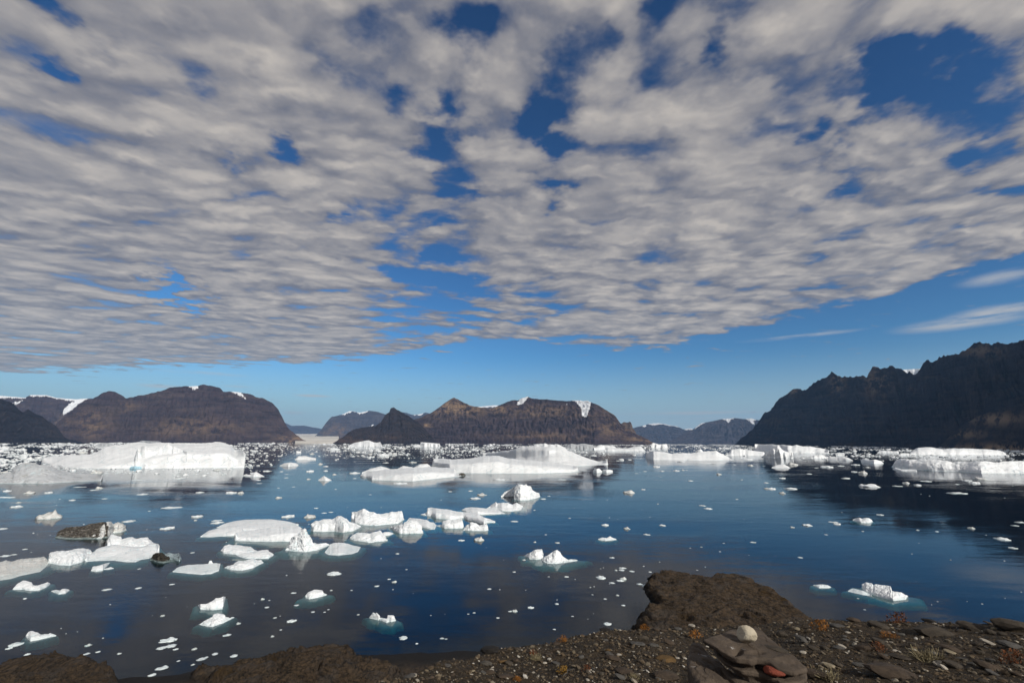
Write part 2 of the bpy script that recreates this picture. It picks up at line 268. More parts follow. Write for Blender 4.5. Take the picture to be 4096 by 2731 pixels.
# ------------------------------------------------------------------ icebergs
PROF = {'tab': [(0, 0), (.035, .50), (.08, .58), (.3, .66), (1, 1)], 'wall': [(0, 0), (.05, .55), (.14, .80), (.5, .93), (1, 1)],
        'slope': [(0, 0), (.06, .14), (.35, .42), (.7, .78), (1, 1)], 'floe': [(0, 0), (.05, .5), (.12, .72), (1, 1)],
        'bowl': [(0, 0), (.05, .10), (.55, .2), (.66, .35), (.74, .80), (.85, .92), (1, 1)], 'dome': [(0, 0), (.08, .35), (.3, .68), (.6, .9), (1, 1)]}
NB = [0]
def piece(f, top, base, k=.6, prof='dome', prof2=None, dw=.45, rough=.06, foot=.5, sub=.8, bd=.35, det=1., fs=1.4):
    """one solid of ice: waterline traced in front, crest behind it at its own distance, a back face and a foot under water"""
    NB[0] += 1; sd = NB[0]*3.7
    T = px(f, top); B = px(f, base); T = T[np.argsort(T[:, 0], kind='stable')]; B = B[np.argsort(B[:, 0], kind='stable')]
    x0 = min(T[0, 0], B[0, 0]); x1 = max(T[-1, 0], B[-1, 0]); wpx = x1-x0
    nu = int(np.clip(wpx/2.2*det, 14, 420)); x = np.linspace(x0, x1, nu)
    ty = np.interp(x, T[:, 0], T[:, 1]); by = np.interp(x, B[:, 0], B[:, 1])
    hp = np.max(by-ty)
    e = np.minimum(x-x0, x1-x)/wpx
    by = by+hp*.014*fbm(v3(x/wpx*6, sd, 0), 3)*sstep(0, .08, e)
    ty = ty+hp*.05*fbm(v3(x/wpx*16, sd, 5), 4, .6)*sstep(0, .08, e)
    ty = np.minimum(ty, by-.12*hp*np.sqrt(np.clip(e*12, 0, 1))-.4)
    Bp = on_plane(x, by); rb = np.linalg.norm(Bp[:, :2], axis=1)
    d = ray(x, ty); hd = np.linalg.norm(d[:, :2], axis=1); te = d[:, 2]/hd; az = d[:, :2]/hd[:, None]
    W = wpx*rb.mean()/FX
    zb = H+rb*te
    r0 = np.where(te < -1e-4, -H/np.minimum(te, -1e-4), 1e9)
    dep = np.minimum((1-k)*(r0-rb), dw*W)
    ker = max(3, nu//14)|1
    dep = np.convolve(np.pad(dep, ker//2, 'edge'), np.ones(ker)/ker, 'valid'); dep = np.minimum(dep, .92*(r0-rb))
    dep = dep*(.25+.75*sstep(0, .05, e))
    rT = rb+dep; zT = np.maximum(H+rT*te, .02)
    Tp = np.stack([az[:, 0]*rT, az[:, 1]*rT, zT], -1)
    hmax = zT.max()
    nf = int(np.clip(hp/1.6*det, 10, 60)); s = np.linspace(0, 1, nf)**1.25
    pa = np.array(PROF[prof]); zf = np.interp(s, pa[:, 0], pa[:, 1])[None]+0*x[:, None]
    if prof2:
        pb = np.array(PROF[prof2]); zf2 = np.interp(s, pb[:, 0], pb[:, 1])[None]; w = sstep(.3, .7, (x-x0)/wpx)[:, None]; zf = zf*(1-w)+zf2*w
    Pf = Bp[:, None, :]*(1-s)[None, :, None]+Tp[:, None, :]*s[None, :, None]
    Pf[..., 2] = zf*zT[:, None]
    # crest to back
    bl = np.minimum(bd*W, np.maximum(dep*.8+.15*hmax, .2*hmax))*(.3+.7*sstep(0, .1, e)); nb = 7; t = np.linspace(0, 1, nb+1)[1:]
    rr = rT[:, None]+bl[:, None]*t[None]; zz = zT[:, None]*(1-t[None]**1.6)
    Pb = np.stack([az[:, 0:1]*rr, az[:, 1:2]*rr, zz], -1)
    C = (Bp[:, :2].mean(0)+Tp[:, :2].mean(0))/2
    def out(P, m, z):
        dv = P[:, :2]-C; L = np.linalg.norm(dv, axis=1, keepdims=True)+1e-6
        Q = P.copy(); Q[:, :2] += dv/L*m; Q[:, 2] = z; return Q
    wob = (1+.9*fbm(v3(x/wpx*4, sd, 2), 3, .6))[:, None]
    ft = foot*fs
    fr = [out(Bp, ft*1.18*wob, -sub*1.5), out(Bp, ft*1.05*wob, -sub*.62), out(Bp, ft*.82*wob, -sub*.26), out(Bp, ft*.42*wob, -sub*.07)]
    E_ = Pb[:, -1]; bk = [out(E_, ft*.4, -sub*.3), out(E_, ft*.9, -sub*1.2)]
    V = np.concatenate([np.stack(fr, 1), Pf, Pb, np.stack(bk, 1)], 1)
    # rough 3D displacement
    sc = max(min(W*.16, hmax*1.7), .05); Q = V/np.array([sc, sc, sc*.9]); Q = Q+sd
    dv = np.stack([fbm(Q, 4, .55), fbm(Q+31, 4, .55), fbm(Q+67, 4, .55)], -1)
    cr = ridged(Q*1.3+5, 3); fac = np.abs(perlin(Q*1.9))[..., None]
    amp = rough*min(W, hmax*4)*(.55 if rb.mean() > 300 else .72)
    dv = dv+.5*np.stack([fbm(Q*5+3, 3, .6), fbm(Q*5+41, 3, .6), fbm(Q*5+77, 3, .6)], -1)
    big = fbm(Q*.45+9, 3); dv = dv+big[..., None]*np.array([.3, -.6, .5])
    up = sstep(0, .12*hmax, V[..., 2])[..., None]
    D = dv*amp*1.6; D[..., 2] *= .55
    crest = np.ones(V.shape[1]); crest[4+nf-2:4+nf+1] = .35
    V = V+D*up*crest[None, :, None]
    V[..., 2] -= (np.clip(cr-.55, 0, 1)*amp*1.5)*up[..., 0]*crest[None]
    caps = []
    for e_, en in ((0, 1), (-1, -2)):
        c_ = V[e_].copy(); mid = (Bp[e_, :2]+Tp[e_, :2])/2; dr = V[e_, 4, :2]-V[en, 4, :2]; nrm = np.linalg.norm(dr)+1e-6
        c_[:, :2] = mid+dr/nrm*min(.12*hmax, .02*W)*.5; caps.append(c_[None])
    V = np.concatenate([caps[0], V, caps[1]], 0)
    F_ = gridF(nu+2, V.shape[1]); isf = ((F_[:, 0] % V.shape[1]) < 4) & (rb.mean() < 300) & (foot >= .8)
    return V.reshape(-1, 3), F_, isf
def compact(V, F):
    u, inv = np.unique(F, return_inverse=True); return V[u], inv.reshape(F.shape)
def berg(label, *pcs, mat=None, name='iceberg', cat='iceberg', group=None, parts=None):
    # pcs: solids of the berg; parts names the trailing ones that are pieces of their own; the sunken foot is a part too
    np_ = len(parts) if parts else 0; body = pcs[:len(pcs)-np_]; Vs, Fs, n, ft = [], [], 0, []
    for V, F, isf in body:
        if isf.any(): ft.append(compact(V, F[isf])); V, F = compact(V, F[~isf])
        Vs.append(V); Fs.append(F+n); n += len(V)
    o = mesh(name, np.concatenate(Vs), np.concatenate(Fs), mat or M_ice); recenter(o)
    kids = [('submerged_foot', v, f) for v, f in ft]+[(nm, V, F) for nm, (V, F, i_) in zip(parts or [], pcs[len(pcs)-np_:])]
    for nm, V, F in kids:
        k = mesh(nm, V, F, mat or M_ice); recenter(k); k.location = k.location-o.location; k.parent = o
        if nm == 'submerged_foot': k['label'] = 'turquoise foot of the berg under the water'
    return tag(o, label, cat, group)
P = piece
berg('huge flat-topped white iceberg at the left with a tall sheer front wall and blue patch',
     P('A1', [(383, 800), (388, 765), (440, 750), (560, 738), (820, 728), (900, 700), (960, 665), (1050, 640), (1130, 640), (1200, 622), (1280, 617), (1400, 625), (1500, 622), (1640, 620), (1800, 625), (1940, 622), (1980, 612), (2060, 615), (2110, 640), (2160, 685), (2200, 683), (2245, 700), (2250, 840)],
       [(383, 806), (600, 846), (750, 857), (1000, 857), (1600, 857), (2240, 851), (2250, 846)], prof='slope', prof2='tab', dw=.42, k=.6, rough=.018, foot=1),
     P('A1', [(1250, 700), (1290, 660), (1330, 645), (1400, 668), (1480, 655), (1540, 628), (1580, 650), (1640, 668), (1700, 700)], [(1250, 857), (1480, 856), (1700, 855)], k=.35, prof='slope', dw=.5, rough=.02, foot=0),
     mat=M_icefar)
o = berg('small bright blue melt patch in the front wall of the huge flat-topped iceberg', P('A1', [(1195, 849), (1205, 838), (1240, 835), (1280, 836), (1296, 844)], [(1192, 858), (1240, 859), (1300, 858)], k=.9, prof='dome', dw=.1, rough=.01, foot=0), mat=M_bluepool, name='blue_ice')
del o['category']; del o['label']
big = [q_ for q_ in COL.objects if q_.name == 'iceberg'][0]; o.location = (o.location-big.location); o.parent = big
berg('low dirty grey iceberg at the left edge before the huge flat-topped one',
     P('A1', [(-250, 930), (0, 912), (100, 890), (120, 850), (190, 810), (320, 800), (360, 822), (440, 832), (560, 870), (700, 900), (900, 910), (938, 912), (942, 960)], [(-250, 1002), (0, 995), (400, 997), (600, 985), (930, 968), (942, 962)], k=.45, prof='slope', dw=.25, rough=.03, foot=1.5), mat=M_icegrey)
berg('broken white ice blocks at the left foot of the huge flat-topped iceberg', P('A1', [(430, 830), (500, 810), (560, 815), (620, 835), (640, 862), (700, 862), (705, 880)], [(430, 850), (560, 868), (640, 880), (705, 882)], k=.7, rough=.12, foot=.5), mat=M_icefar)
berg('long central white iceberg with a high rounded back and hollow curved wall',
     P('D3', [(740, 270), (755, 215), (800, 210), (950, 218), (1080, 210), (1200, 190), (1300, 185), (1350, 187), (1440, 210), (1700, 235), (1850, 245), (2000, 270), (2060, 290), (2068, 325)],
       [(740, 300), (900, 335), (1100, 344), (1400, 345), (1700, 346), (2000, 337), (2068, 328)], k=.35, prof='floe', dw=.4, rough=.016, foot=2),
     P('D3', [(1186, 160), (1300, 155), (1440, 135), (1560, 103), (1640, 100), (1720, 103), (1800, 105), (1880, 104), (1960, 130), (2050, 170), (2140, 205), (2240, 235), (2310, 230), (2328, 210), (2332, 262)],
       [(1186, 205), (1500, 262), (1800, 282), (2100, 279), (2332, 265)], k=.3, prof='bowl', prof2='slope', dw=.35, rough=.012, foot=2),
     P('D3', [(1630, 110), (1690, 80), (1760, 73), (1820, 86), (1880, 82), (1920, 100), (1975, 135)], [(1630, 232), (1800, 236), (1975, 232)], k=.7, prof='dome', dw=.4, rough=.02, foot=0), mat=M_icemid)
berg('white flat floe with cut front edge and three humps, left of the long central iceberg',
     P('D3', [(95, 362), (130, 330), (300, 312), (430, 302), (620, 290), (740, 284), (940, 300), (952, 340), (1000, 350), (1035, 357)], [(95, 376), (150, 387), (200, 405), (380, 412), (570, 418), (800, 391), (980, 373), (1035, 362)], k=.3, prof='floe', dw=.6, rough=.02, foot=1.5),
     P('D3', [(110, 335), (190, 300), (280, 280), (330, 292), (385, 315)], [(110, 345), (385, 330)], k=.8, rough=.04, foot=0),
     P('D3', [(430, 303), (480, 276), (560, 288), (590, 300)], [(430, 312), (590, 312)], k=.8, rough=.05, foot=0), P('D3', [(575, 295), (630, 262), (700, 257), (740, 288)], [(575, 308), (740, 305)], k=.8, rough=.05, foot=0), mat=M_icemid, parts=['snow_hump']*3)
berg('lump of brown dirty ice at the right tip of the white floe with snow humps', P('D3', [(985, 352), (1005, 340), (1030, 342), (1046, 358)], [(985, 366), (1020, 369), (1046, 363)], k=.8, rough=.15), mat=M_icedirt, name='dirty_ice', cat='ice')
berg('small two-humped iceberg off the right tip of the long central iceberg', P('A3', [(743, 885), (750, 866), (800, 856), (818, 870), (825, 880)], [(743, 893), (780, 897), (825, 892)], k=.7), P('A3', [(815, 884), (840, 866), (900, 868), (925, 873)], [(815, 888), (870, 896), (925, 889)], k=.5))
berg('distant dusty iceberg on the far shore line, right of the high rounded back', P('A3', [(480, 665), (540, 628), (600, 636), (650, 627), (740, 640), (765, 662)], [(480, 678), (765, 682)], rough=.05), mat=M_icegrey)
berg('low distant white iceberg right of the dusty one', P('A3', [(755, 665), (800, 642), (860, 645), (935, 650), (960, 668)], [(755, 684), (960, 684)], rough=.05), mat=M_icefar)
berg('wide low distant iceberg with a rough grey left half, above the open dark channel', P('A3', [(845, 685), (880, 660), (960, 667), (1050, 672), (1120, 656), (1180, 650), (1222, 690)], [(845, 697), (1222, 697)], rough=.05), mat=M_icemid)
berg('distant square-ended white iceberg below the tan spires', P('A3', [(1280, 655), (1284, 625), (1300, 620), (1345, 635), (1420, 630), (1430, 655)], [(1280, 668), (1430, 668)], k=.9, prof='wall', rough=.04), mat=M_icefar)
berg('long low white iceberg with a broken crest in the right middle',
     P('A3', [(1228, 740), (1240, 700), (1280, 697), (1400, 705), (1470, 722), (1560, 714), (1640, 718), (1690, 712), (1750, 705), (1880, 702), (1930, 722), (1980, 745), (2025, 776)], [(1228, 762), (1300, 778), (1500, 781), (2025, 781)], k=.5, prof='slope', dw=.3, rough=.02, foot=1.5),
     P('A3', [(1640, 722), (1690, 706), (1702, 684), (1735, 680), (1760, 700), (1810, 695), (1880, 696), (1925, 725)], [(1640, 750), (1925, 752)], k=.6, rough=.07, foot=0), mat=M_icefar)
berg('smooth white wedge iceberg between the long low one and the crowded right group', P('D4', [(1140, 178), (1190, 130), (1260, 122), (1340, 135), (1480, 150), (1500, 178)], [(1140, 184), (1500, 187)], k=.5, prof='slope', rough=.02, dw=.3), mat=M_icefar)
berg('long distant iceberg with several peaks under the foot of the dark ridge', P('D4', [(1395, 118), (1400, 80), (1500, 84), (1560, 82), (1620, 90), (1650, 85), (1740, 97), (1775, 85), (1840, 102), (1900, 100), (1990, 115), (2065, 130), (2070, 160)], [(1395, 145), (1700, 161), (2070, 164)], k=.6, prof='slope', rough=.035, dw=.25), mat=M_icefar)
berg('white peaked iceberg with a pointed middle, front of the crowded right group', P('D4', [(1480, 182), (1510, 152), (1560, 120), (1615, 88), (1650, 132), (1690, 150), (1740, 160), (1745, 202)], [(1480, 202), (1600, 206), (1745, 208)], k=.6, prof='wall', rough=.05, foot=1.2), mat=M_icefar)
berg('low hummocky iceberg in front of the peaked one', P('D4', [(1555, 290), (1590, 270), (1660, 263), (1700, 280), (1722, 296)], [(1555, 296), (1722, 299)], k=.5, rough=.05), mat=M_icefar)
berg('rough low white iceberg right of the peaked group', P('D4', [(1908, 200), (1940, 180), (2000, 172), (2030, 185), (2050, 205)], [(1908, 210), (2050, 211)], k=.5, rough=.06), mat=M_icefar)
berg('long low grey-topped iceberg right of the rough white one', P('D4', [(2050, 205), (2080, 192), (2150, 196), (2200, 190), (2250, 205), (2285, 225)], [(2050, 222), (2285, 231)], k=.5, rough=.04), mat=M_icemid)
berg('small box-shaped distant iceberg on the dark water', P('D4', [(2134, 182), (2136, 160), (2210, 158), (2212, 182)], [(2134, 187), (2212, 188)], k=.9, prof='wall', rough=.04), mat=M_icefar)
berg('long white tabular iceberg at the right with rounded left hump, rear of two', P('D5', [(1000, 218), (1050, 172), (1100, 150), (1200, 140), (1260, 142), (1310, 155), (1400, 165), (1500, 156), (1640, 155), (1900, 165), (2060, 180), (2110, 195), (2145, 230)], [(1000, 232), (1400, 235), (2145, 236)], k=.4, prof='dome', dw=.2, rough=.025, foot=2), mat=M_icefar)
berg('long white iceberg with scalloped facets running out of the right edge, front of two', P('D5', [(790, 368), (830, 300), (890, 272), (1000, 285), (1200, 285), (1350, 290), (1450, 300), (1510, 322), (1560, 310), (1700, 315), (1800, 305), (1900, 305), (2010, 320), (2060, 320), (2120, 308), (2352, 300), (2500, 320), (2600, 430)], [(790, 376), (1000, 402), (1200, 413), (1400, 423), (1600, 431), (1850, 450), (2352, 451), (2600, 440)], k=.55, prof='dome', prof2='slope', dw=.12, rough=.045, foot=2), mat=M_icefar)
berg('thin flat white floe at the left foot of the scalloped iceberg', P('D5', [(800, 398), (830, 382), (865, 392), (900, 402), (1080, 404), (1084, 420)], [(800, 405), (900, 422), (1084, 430)], k=.5, prof='floe', rough=.02), mat=M_icefar)
berg('small sloping iceberg with a pale blue waterline on the dark right water', P('D5', [(425, 312), (432, 285), (455, 275), (520, 291), (600, 288), (660, 302), (692, 330)], [(425, 318), (520, 330), (580, 337), (692, 334)], k=.5, rough=.06, foot=2), mat=M_icefar)
berg('low white distant iceberg left of the long tabular right one', P('D5', [(618, 205), (640, 185), (740, 182), (800, 188), (860, 186), (872, 208)], [(618, 210), (872, 213)], k=.5, rough=.04), mat=M_icefar)
berg('low ragged ice ridge touching the left end of the long tabular right iceberg', P('D5', [(870, 228), (900, 210), (960, 212), (1010, 222)], [(870, 238), (1010, 239)], k=.5, rough=.06), mat=M_icefar)
berg('distant white mound iceberg under the dark pointed peak', P('A2', [(858, 642), (900, 622), (980, 605), (1030, 597), (1090, 618), (1110, 620), (1140, 613), (1156, 640)], [(858, 655), (1156, 657)], k=.6, prof='slope', rough=.03), mat=M_icefar)
berg('distant flat-topped white iceberg right of the mound', P('A2', [(1450, 643), (1508, 636), (1512, 615), (1600, 620), (1690, 628), (1692, 645)], [(1450, 655), (1692, 657)], k=.8, prof='wall', rough=.03), mat=M_icefar)
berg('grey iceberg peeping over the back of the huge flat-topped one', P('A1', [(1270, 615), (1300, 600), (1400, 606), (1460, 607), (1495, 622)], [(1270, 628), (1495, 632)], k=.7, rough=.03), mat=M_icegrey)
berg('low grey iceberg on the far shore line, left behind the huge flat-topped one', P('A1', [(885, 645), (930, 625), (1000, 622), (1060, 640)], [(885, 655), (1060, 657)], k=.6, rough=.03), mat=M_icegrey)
berg('white pyramid iceberg just right of the huge flat-topped one', P('A1', [(2236, 918), (2262, 908), (2290, 915), (2330, 893), (2355, 886), (2385, 905), (2426, 926)], [(2236, 926), (2330, 934), (2426, 932)], k=.6, rough=.05, foot=1), mat=M_icefar)
berg('small tent-shaped iceberg alone on the pale reflection of the valley', P('A2', [(572, 962), (600, 940), (625, 924), (650, 938), (692, 962)], [(572, 967), (640, 971), (692, 968)], k=.6, rough=.05, foot=.6), mat=M_icemid)
berg('flat white floe below the glacier valley', P('A2', [(218, 828), (260, 808), (320, 801), (370, 808), (388, 822)], [(218, 834), (300, 841), (388, 832)], k=.3, rough=.04), mat=M_icefar)
berg('ragged flat floe, grey on its left, above the one below the glacier valley', P('A2', [(360, 772), (385, 745), (450, 740), (500, 752), (550, 760)], [(360, 777), (550, 776)], k=.4, rough=.06), mat=M_icemid)
berg('white peaked iceberg with a shaded hollow left side in the centre of the water',
     P('C4', [(1815, 395), (1825, 240), (1845, 165), (1920, 155), (2000, 168), (2022, 146), (2035, 175), (2110, 195), (2128, 250), (2180, 290), (2250, 310), (2266, 365)], [(1815, 425), (1930, 437), (2080, 430), (2200, 400), (2266, 375)], k=.6, prof='dome', prof2='slope', rough=.05, foot=1.2, dw=.5),
     P('C4', [(1588, 360), (1650, 292), (1760, 238), (1850, 175), (1880, 250)], [(1588, 385), (1660, 372), (1800, 375), (1880, 420)], k=.85, rough=.07, foot=.8, dw=.25))
berg('tilted white slab iceberg with small spikes just below the peaked hollow one',
     P('C4', [(1330, 578), (1400, 540), (1440, 500), (1495, 465), (1520, 490), (1600, 475), (1660, 480), (1700, 472), (1780, 515), (1860, 475), (1920, 510), (1968, 538)], [(1330, 588), (1500, 605), (1600, 627), (1750, 630), (1930, 612), (1968, 560)], k=.45, prof='slope', rough=.045, foot=1.4, dw=.5))
berg('low leaf-shaped white floe left of the spiked slab', P('C4', [(895, 604), (960, 575), (1070, 560), (1180, 565), (1300, 580), (1420, 600), (1560, 622), (1652, 662)], [(895, 610), (980, 650), (1180, 686), (1400, 681), (1652, 669)], k=.4, prof='wall', rough=.02, foot=1.4, dw=.5))
berg('long undercut slab iceberg with a square left end, in the middle of the central cluster',
     P('C4', [(190, 680), (250, 665), (300, 655), (306, 570), (400, 572), (550, 590), (680, 605), (800, 635), (950, 650), (1100, 660), (1180, 672), (1230, 710), (1300, 740), (1380, 760), (1480, 795)],
       [(190, 692), (380, 716), (450, 752), (700, 776), (850, 762), (930, 745), (1000, 775), (1100, 800), (1290, 860), (1350, 828), (1480, 822)], k=.5, prof='wall', rough=.035, foot=1.2, dw=.4))
berg('two-stepped ice block with a pale green waist below the long undercut slab', P('C4', [(475, 872), (560, 868), (566, 800), (640, 780), (780, 770), (900, 745), (925, 830), (930, 900)], [(475, 886), (600, 926), (760, 927), (930, 923)], k=.45, prof='floe', rough=.04, foot=1., dw=.5))
berg('craggy white iceberg with a raised right corner, lowest right of the central cluster', P('C4', [(930, 948), (980, 870), (1040, 850), (1062, 815), (1140, 832), (1200, 872), (1280, 862), (1345, 843), (1348, 900), (1362, 950)], [(930, 960), (1100, 969), (1300, 971), (1362, 960)], k=.6, rough=.07, foot=.9, dw=.4))
berg('large saddle-shaped white iceberg with a vertical left end', P('C3', [(925, 350), (935, 210), (1040, 205), (1080, 180), (1135, 152), (1190, 165), (1260, 210), (1330, 212), (1385, 245), (1480, 250), (1540, 235), (1600, 230), (1660, 205), (1730, 210), (1845, 188), (1860, 305), (1888, 345)], [(925, 380), (1000, 425), (1150, 450), (1370, 465), (1560, 441), (1780, 421), (1888, 350)], k=.5, prof='slope', rough=.03, foot=1.3, dw=.4))
berg('white iceberg with an overhanging lip and peaked top, lower left of the saddle-shaped one', P('C3', [(205, 432), (270, 375), (350, 370), (430, 340), (570, 345), (620, 325), (690, 280), (720, 273), (780, 305), (850, 335), (880, 385), (960, 410), (1090, 455), (1102, 480)], [(205, 545), (240, 565), (400, 572), (500, 566), (620, 562), (780, 590), (960, 556), (1050, 516), (1102, 488)], k=.5, prof='wall', rough=.035, foot=1.4, dw=.45))
berg('flat white plate of ice with an angular outline and no hump', P('C3', [(445, 940), (500, 870), (550, 790), (620, 770), (700, 765), (860, 780), (960, 820), (1096, 840)], [(445, 950), (520, 990), (700, 996), (950, 970), (1050, 932), (1096, 852)], k=.10, prof='floe', rough=.008, foot=1.1, dw=1.2, bd=.1))
berg('lumpy white iceberg with a brown stained lower edge', P('C3', [(905, 680), (950, 635), (1010, 600), (1070, 582), (1180, 590), (1270, 602), (1330, 575), (1390, 565), (1450, 540), (1482, 590), (1540, 640), (1580, 715)], [(905, 700), (980, 730), (1140, 745), (1340, 752), (1580, 735)], k=.55, rough=.05, foot=1.4, dw=.4),
     P('C3', [(1470, 600), (1530, 572), (1610, 570), (1695, 598)], [(1470, 640), (1600, 640), (1695, 608)], k=.4, rough=.07, foot=.5), P('C3', [(1140, 745), (1180, 738), (1300, 742), (1335, 750)], [(1140, 752), (1230, 768), (1335, 762)], k=.8, rough=.03, foot=.2))
berg('wide snow-covered shelf of ice behind the mushroom-shaped iceberg', P('C4', [(-60, 800), (0, 745), (60, 750), (150, 755), (300, 780), (340, 815), (420, 840), (462, 868)], [(-60, 830), (100, 885), (200, 906), (350, 941), (430, 942), (462, 878)], k=.15, prof='floe', rough=.02, foot=1., dw=.9))
berg('mushroom-shaped iceberg with an undercut turquoise base', P('C3', [(1640, 480), (1700, 458), (1790, 450), (1860, 425), (1890, 400), (2000, 355), (2100, 360), (2180, 440), (2200, 500), (2225, 590)], [(1640, 500), (1700, 560), (1800, 605), (1900, 610), (2100, 602), (2225, 598)], k=.45, prof='wall', rough=.05, foot=1.3, dw=.45))
berg('broad flat ice sheet with raised rim and loose snow blocks, largest near one',
     P('C2', [(388, 220), (480, 180), (700, 135), (1000, 110), (1400, 108), (1700, 130), (1872, 158)], [(388, 228), (700, 262), (1000, 300), (1400, 250), (1872, 182)], k=.3, prof='floe', rough=.012, foot=1., dw=.5),
     P('C2', [(105, 372), (250, 295), (400, 250), (560, 222), (720, 182), (830, 190), (860, 250), (900, 310)], [(105, 392), (300, 396), (500, 380), (725, 372), (900, 390)], k=.35, prof='dome', rough=.025, foot=.8, dw=.6),
     P('C2', [(725, 330), (745, 312), (1000, 290), (1290, 238), (1360, 222), (1700, 190), (1850, 190), (1940, 230), (1980, 300)], [(725, 462), (1000, 472), (1400, 478), (1700, 477), (1980, 470)], k=.4, prof='wall', rough=.02, foot=1.8, dw=.5, sub=.9),
     P('C2', [(1290, 285), (1300, 235), (1340, 218), (1385, 240), (1400, 262)], [(1290, 298), (1340, 305), (1400, 285)], k=.8, rough=.08, foot=0), P('C2', [(1020, 160), (1045, 122), (1080, 135), (1095, 172)], [(1020, 175), (1095, 180)], k=.8, rough=.06, foot=0),
     P('C2', [(645, 200), (660, 182), (780, 182), (790, 205)], [(645, 215), (790, 215)], k=.7, rough=.05, foot=0), parts=['snow_block']*3)
berg('tall craggy spike of ice with a low tail to the right', P('C2', [(1640, 620), (1700, 560), (1720, 480), (1760, 400), (1900, 320), (1950, 250), (1985, 228), (2010, 290), (2045, 330), (2100, 410), (2112, 480), (2140, 520), (2200, 520), (2300, 507), (2390, 505), (2437, 528)], [(1640, 635), (1800, 652), (1980, 667), (2200, 637), (2437, 540)], k=.65, prof='slope', rough=.05, foot=2., dw=.28, sub=.9, det=1.3))
berg('low white berg with combed ridges in front of the broad flat ice sheet', P('C2', [(460, 640), (530, 560), (620, 525), (680, 545), (780, 540), (900, 570), (1010, 575), (1050, 615), (1140, 650), (1200, 690)], [(460, 650), (520, 690), (750, 716), (1000, 720), (1200, 710)], k=.5, rough=.05, foot=1., dw=.5),
     P('C2', [(750, 725), (790, 700), (900, 690), (1050, 670), (1130, 650), (1230, 630), (1320, 630), (1340, 665), (1400, 680), (1425, 712)], [(750, 732), (850, 765), (930, 785), (1280, 786), (1330, 780), (1425, 722)], k=.45, rough=.05, foot=1., dw=.5))
berg('thin brown slab of dirty ice under the combed white berg', P('C2', [(665, 800), (760, 790), (870, 795), (960, 805)], [(665, 808), (780, 828), (900, 825), (960, 812)], k=.3, rough=.05, foot=.1), mat=M_icedirt, name='dirty_ice', cat='ice')
berg('small white berg shaped like a folded cloth with a curved keel', P('C2', [(535, 945), (600, 915), (690, 895), (710, 870), (790, 825), (880, 835), (990, 800), (1080, 783), (1130, 820), (1190, 800), (1236, 848)], [(535, 952), (650, 990), (850, 1000), (1050, 955), (1170, 890), (1236, 862)], k=.5, rough=.05, foot=1.1, dw=.4))
berg('flat floe carrying one round snow knob on its right end', P('B1', [(1587, 535), (1650, 505), (1720, 485), (1850, 477), (1960, 468), (2026, 465)], [(1587, 543), (1700, 554), (1850, 568), (1940, 560), (2010, 535), (2026, 474)], k=.15, prof='floe', rough=.012, foot=.7, dw=1., bd=.15),
     P('B1', [(1915, 462), (1924, 440), (1944, 438), (1956, 462)], [(1915, 475), (1956, 475)], k=.8, rough=.06, foot=0), parts=['snow_knob'])
o = berg('dirty iceberg, its left two thirds striped brown and its right end white', P('C1', [(100, 390), (180, 280), (300, 230), (400, 205), (600, 200), (720, 160), (900, 125), (1015, 118), (1030, 190)], [(100, 405), (250, 427), (450, 431), (800, 428), (1030, 400)], k=.45, prof='slope', rough=.045, foot=.5, dw=.5), mat=M_icedirt)
w_ = berg(None, P('C1', [(780, 350), (850, 310), (920, 225), (1020, 122), (1110, 115), (1150, 160), (1230, 125), (1300, 150), (1355, 200), (1382, 262)], [(780, 424), (930, 424), (1070, 375), (1150, 330), (1280, 312), (1382, 272)], k=.5, rough=.06, foot=.5, dw=.5), mat=M_icedust, name='clean_ice', cat=None)
w_['label'] = 'white rough end of the dirty iceberg'; w_.location = w_.location-o.location; w_.parent = o
berg('large smooth white berg with grey-green flow stripes on its flank',
     P('C1', [(650, 770), (800, 670), (840, 630), (1000, 575), (1150, 545), (1300, 560), (1500, 590), (1620, 600), (1740, 570), (1790, 535), (1860, 520), (1920, 510), (1962, 515), (1974, 600), (1976, 680)], [(650, 838), (900, 822), (1150, 817), (1400, 846), (1550, 846), (1650, 802), (1800, 780), (1976, 695)], k=.4, prof='slope', rough=.03, foot=1.8, dw=.5, sub=.9),
     P('C1', [(1030, 555), (1045, 480), (1070, 400), (1095, 348), (1140, 352), (1290, 390), (1294, 440), (1380, 410), (1480, 395), (1560, 430), (1650, 410), (1770, 395), (1800, 440), (1868, 500)], [(1030, 580), (1300, 590), (1500, 610), (1700, 575), (1868, 512)], k=.55, rough=.05, foot=.5, dw=.4))
berg('crumbly white berg touching the left side of the striped one', P('B1', [(440, 455), (455, 370), (520, 352), (600, 350), (700, 330), (760, 325), (820, 345), (862, 375)], [(440, 462), (540, 480), (640, 487), (760, 450), (862, 385)], k=.45, rough=.05, foot=1.1, dw=.5))
berg('broad sloping grey-white berg cut by the left edge of the view', P('B1', [(-120, 490), (0, 465), (60, 445), (100, 460), (200, 435), (330, 425), (430, 418), (446, 465)], [(-120, 615), (0, 621), (100, 606), (200, 576), (370, 541), (446, 476)], k=.3, prof='slope', rough=.03, foot=1.2, dw=.7), mat=M_icedust)
berg('white berg shaped like a duck with a long low right arm', P('B1', [(120, 695), (165, 650), (215, 620), (250, 630), (290, 640), (302, 668), (350, 665), (440, 637), (462, 648)], [(120, 706), (200, 706), (280, 716), (360, 713), (430, 682), (462, 656)], k=.55, rough=.045, foot=.6, dw=.4))
berg('small notched white berg lower right of the duck-shaped one', P('B1', [(470, 715), (520, 708), (550, 716), (570, 700), (600, 697), (638, 707)], [(470, 722), (540, 748), (600, 741), (638, 713)], k=.5, rough=.06, foot=.5))
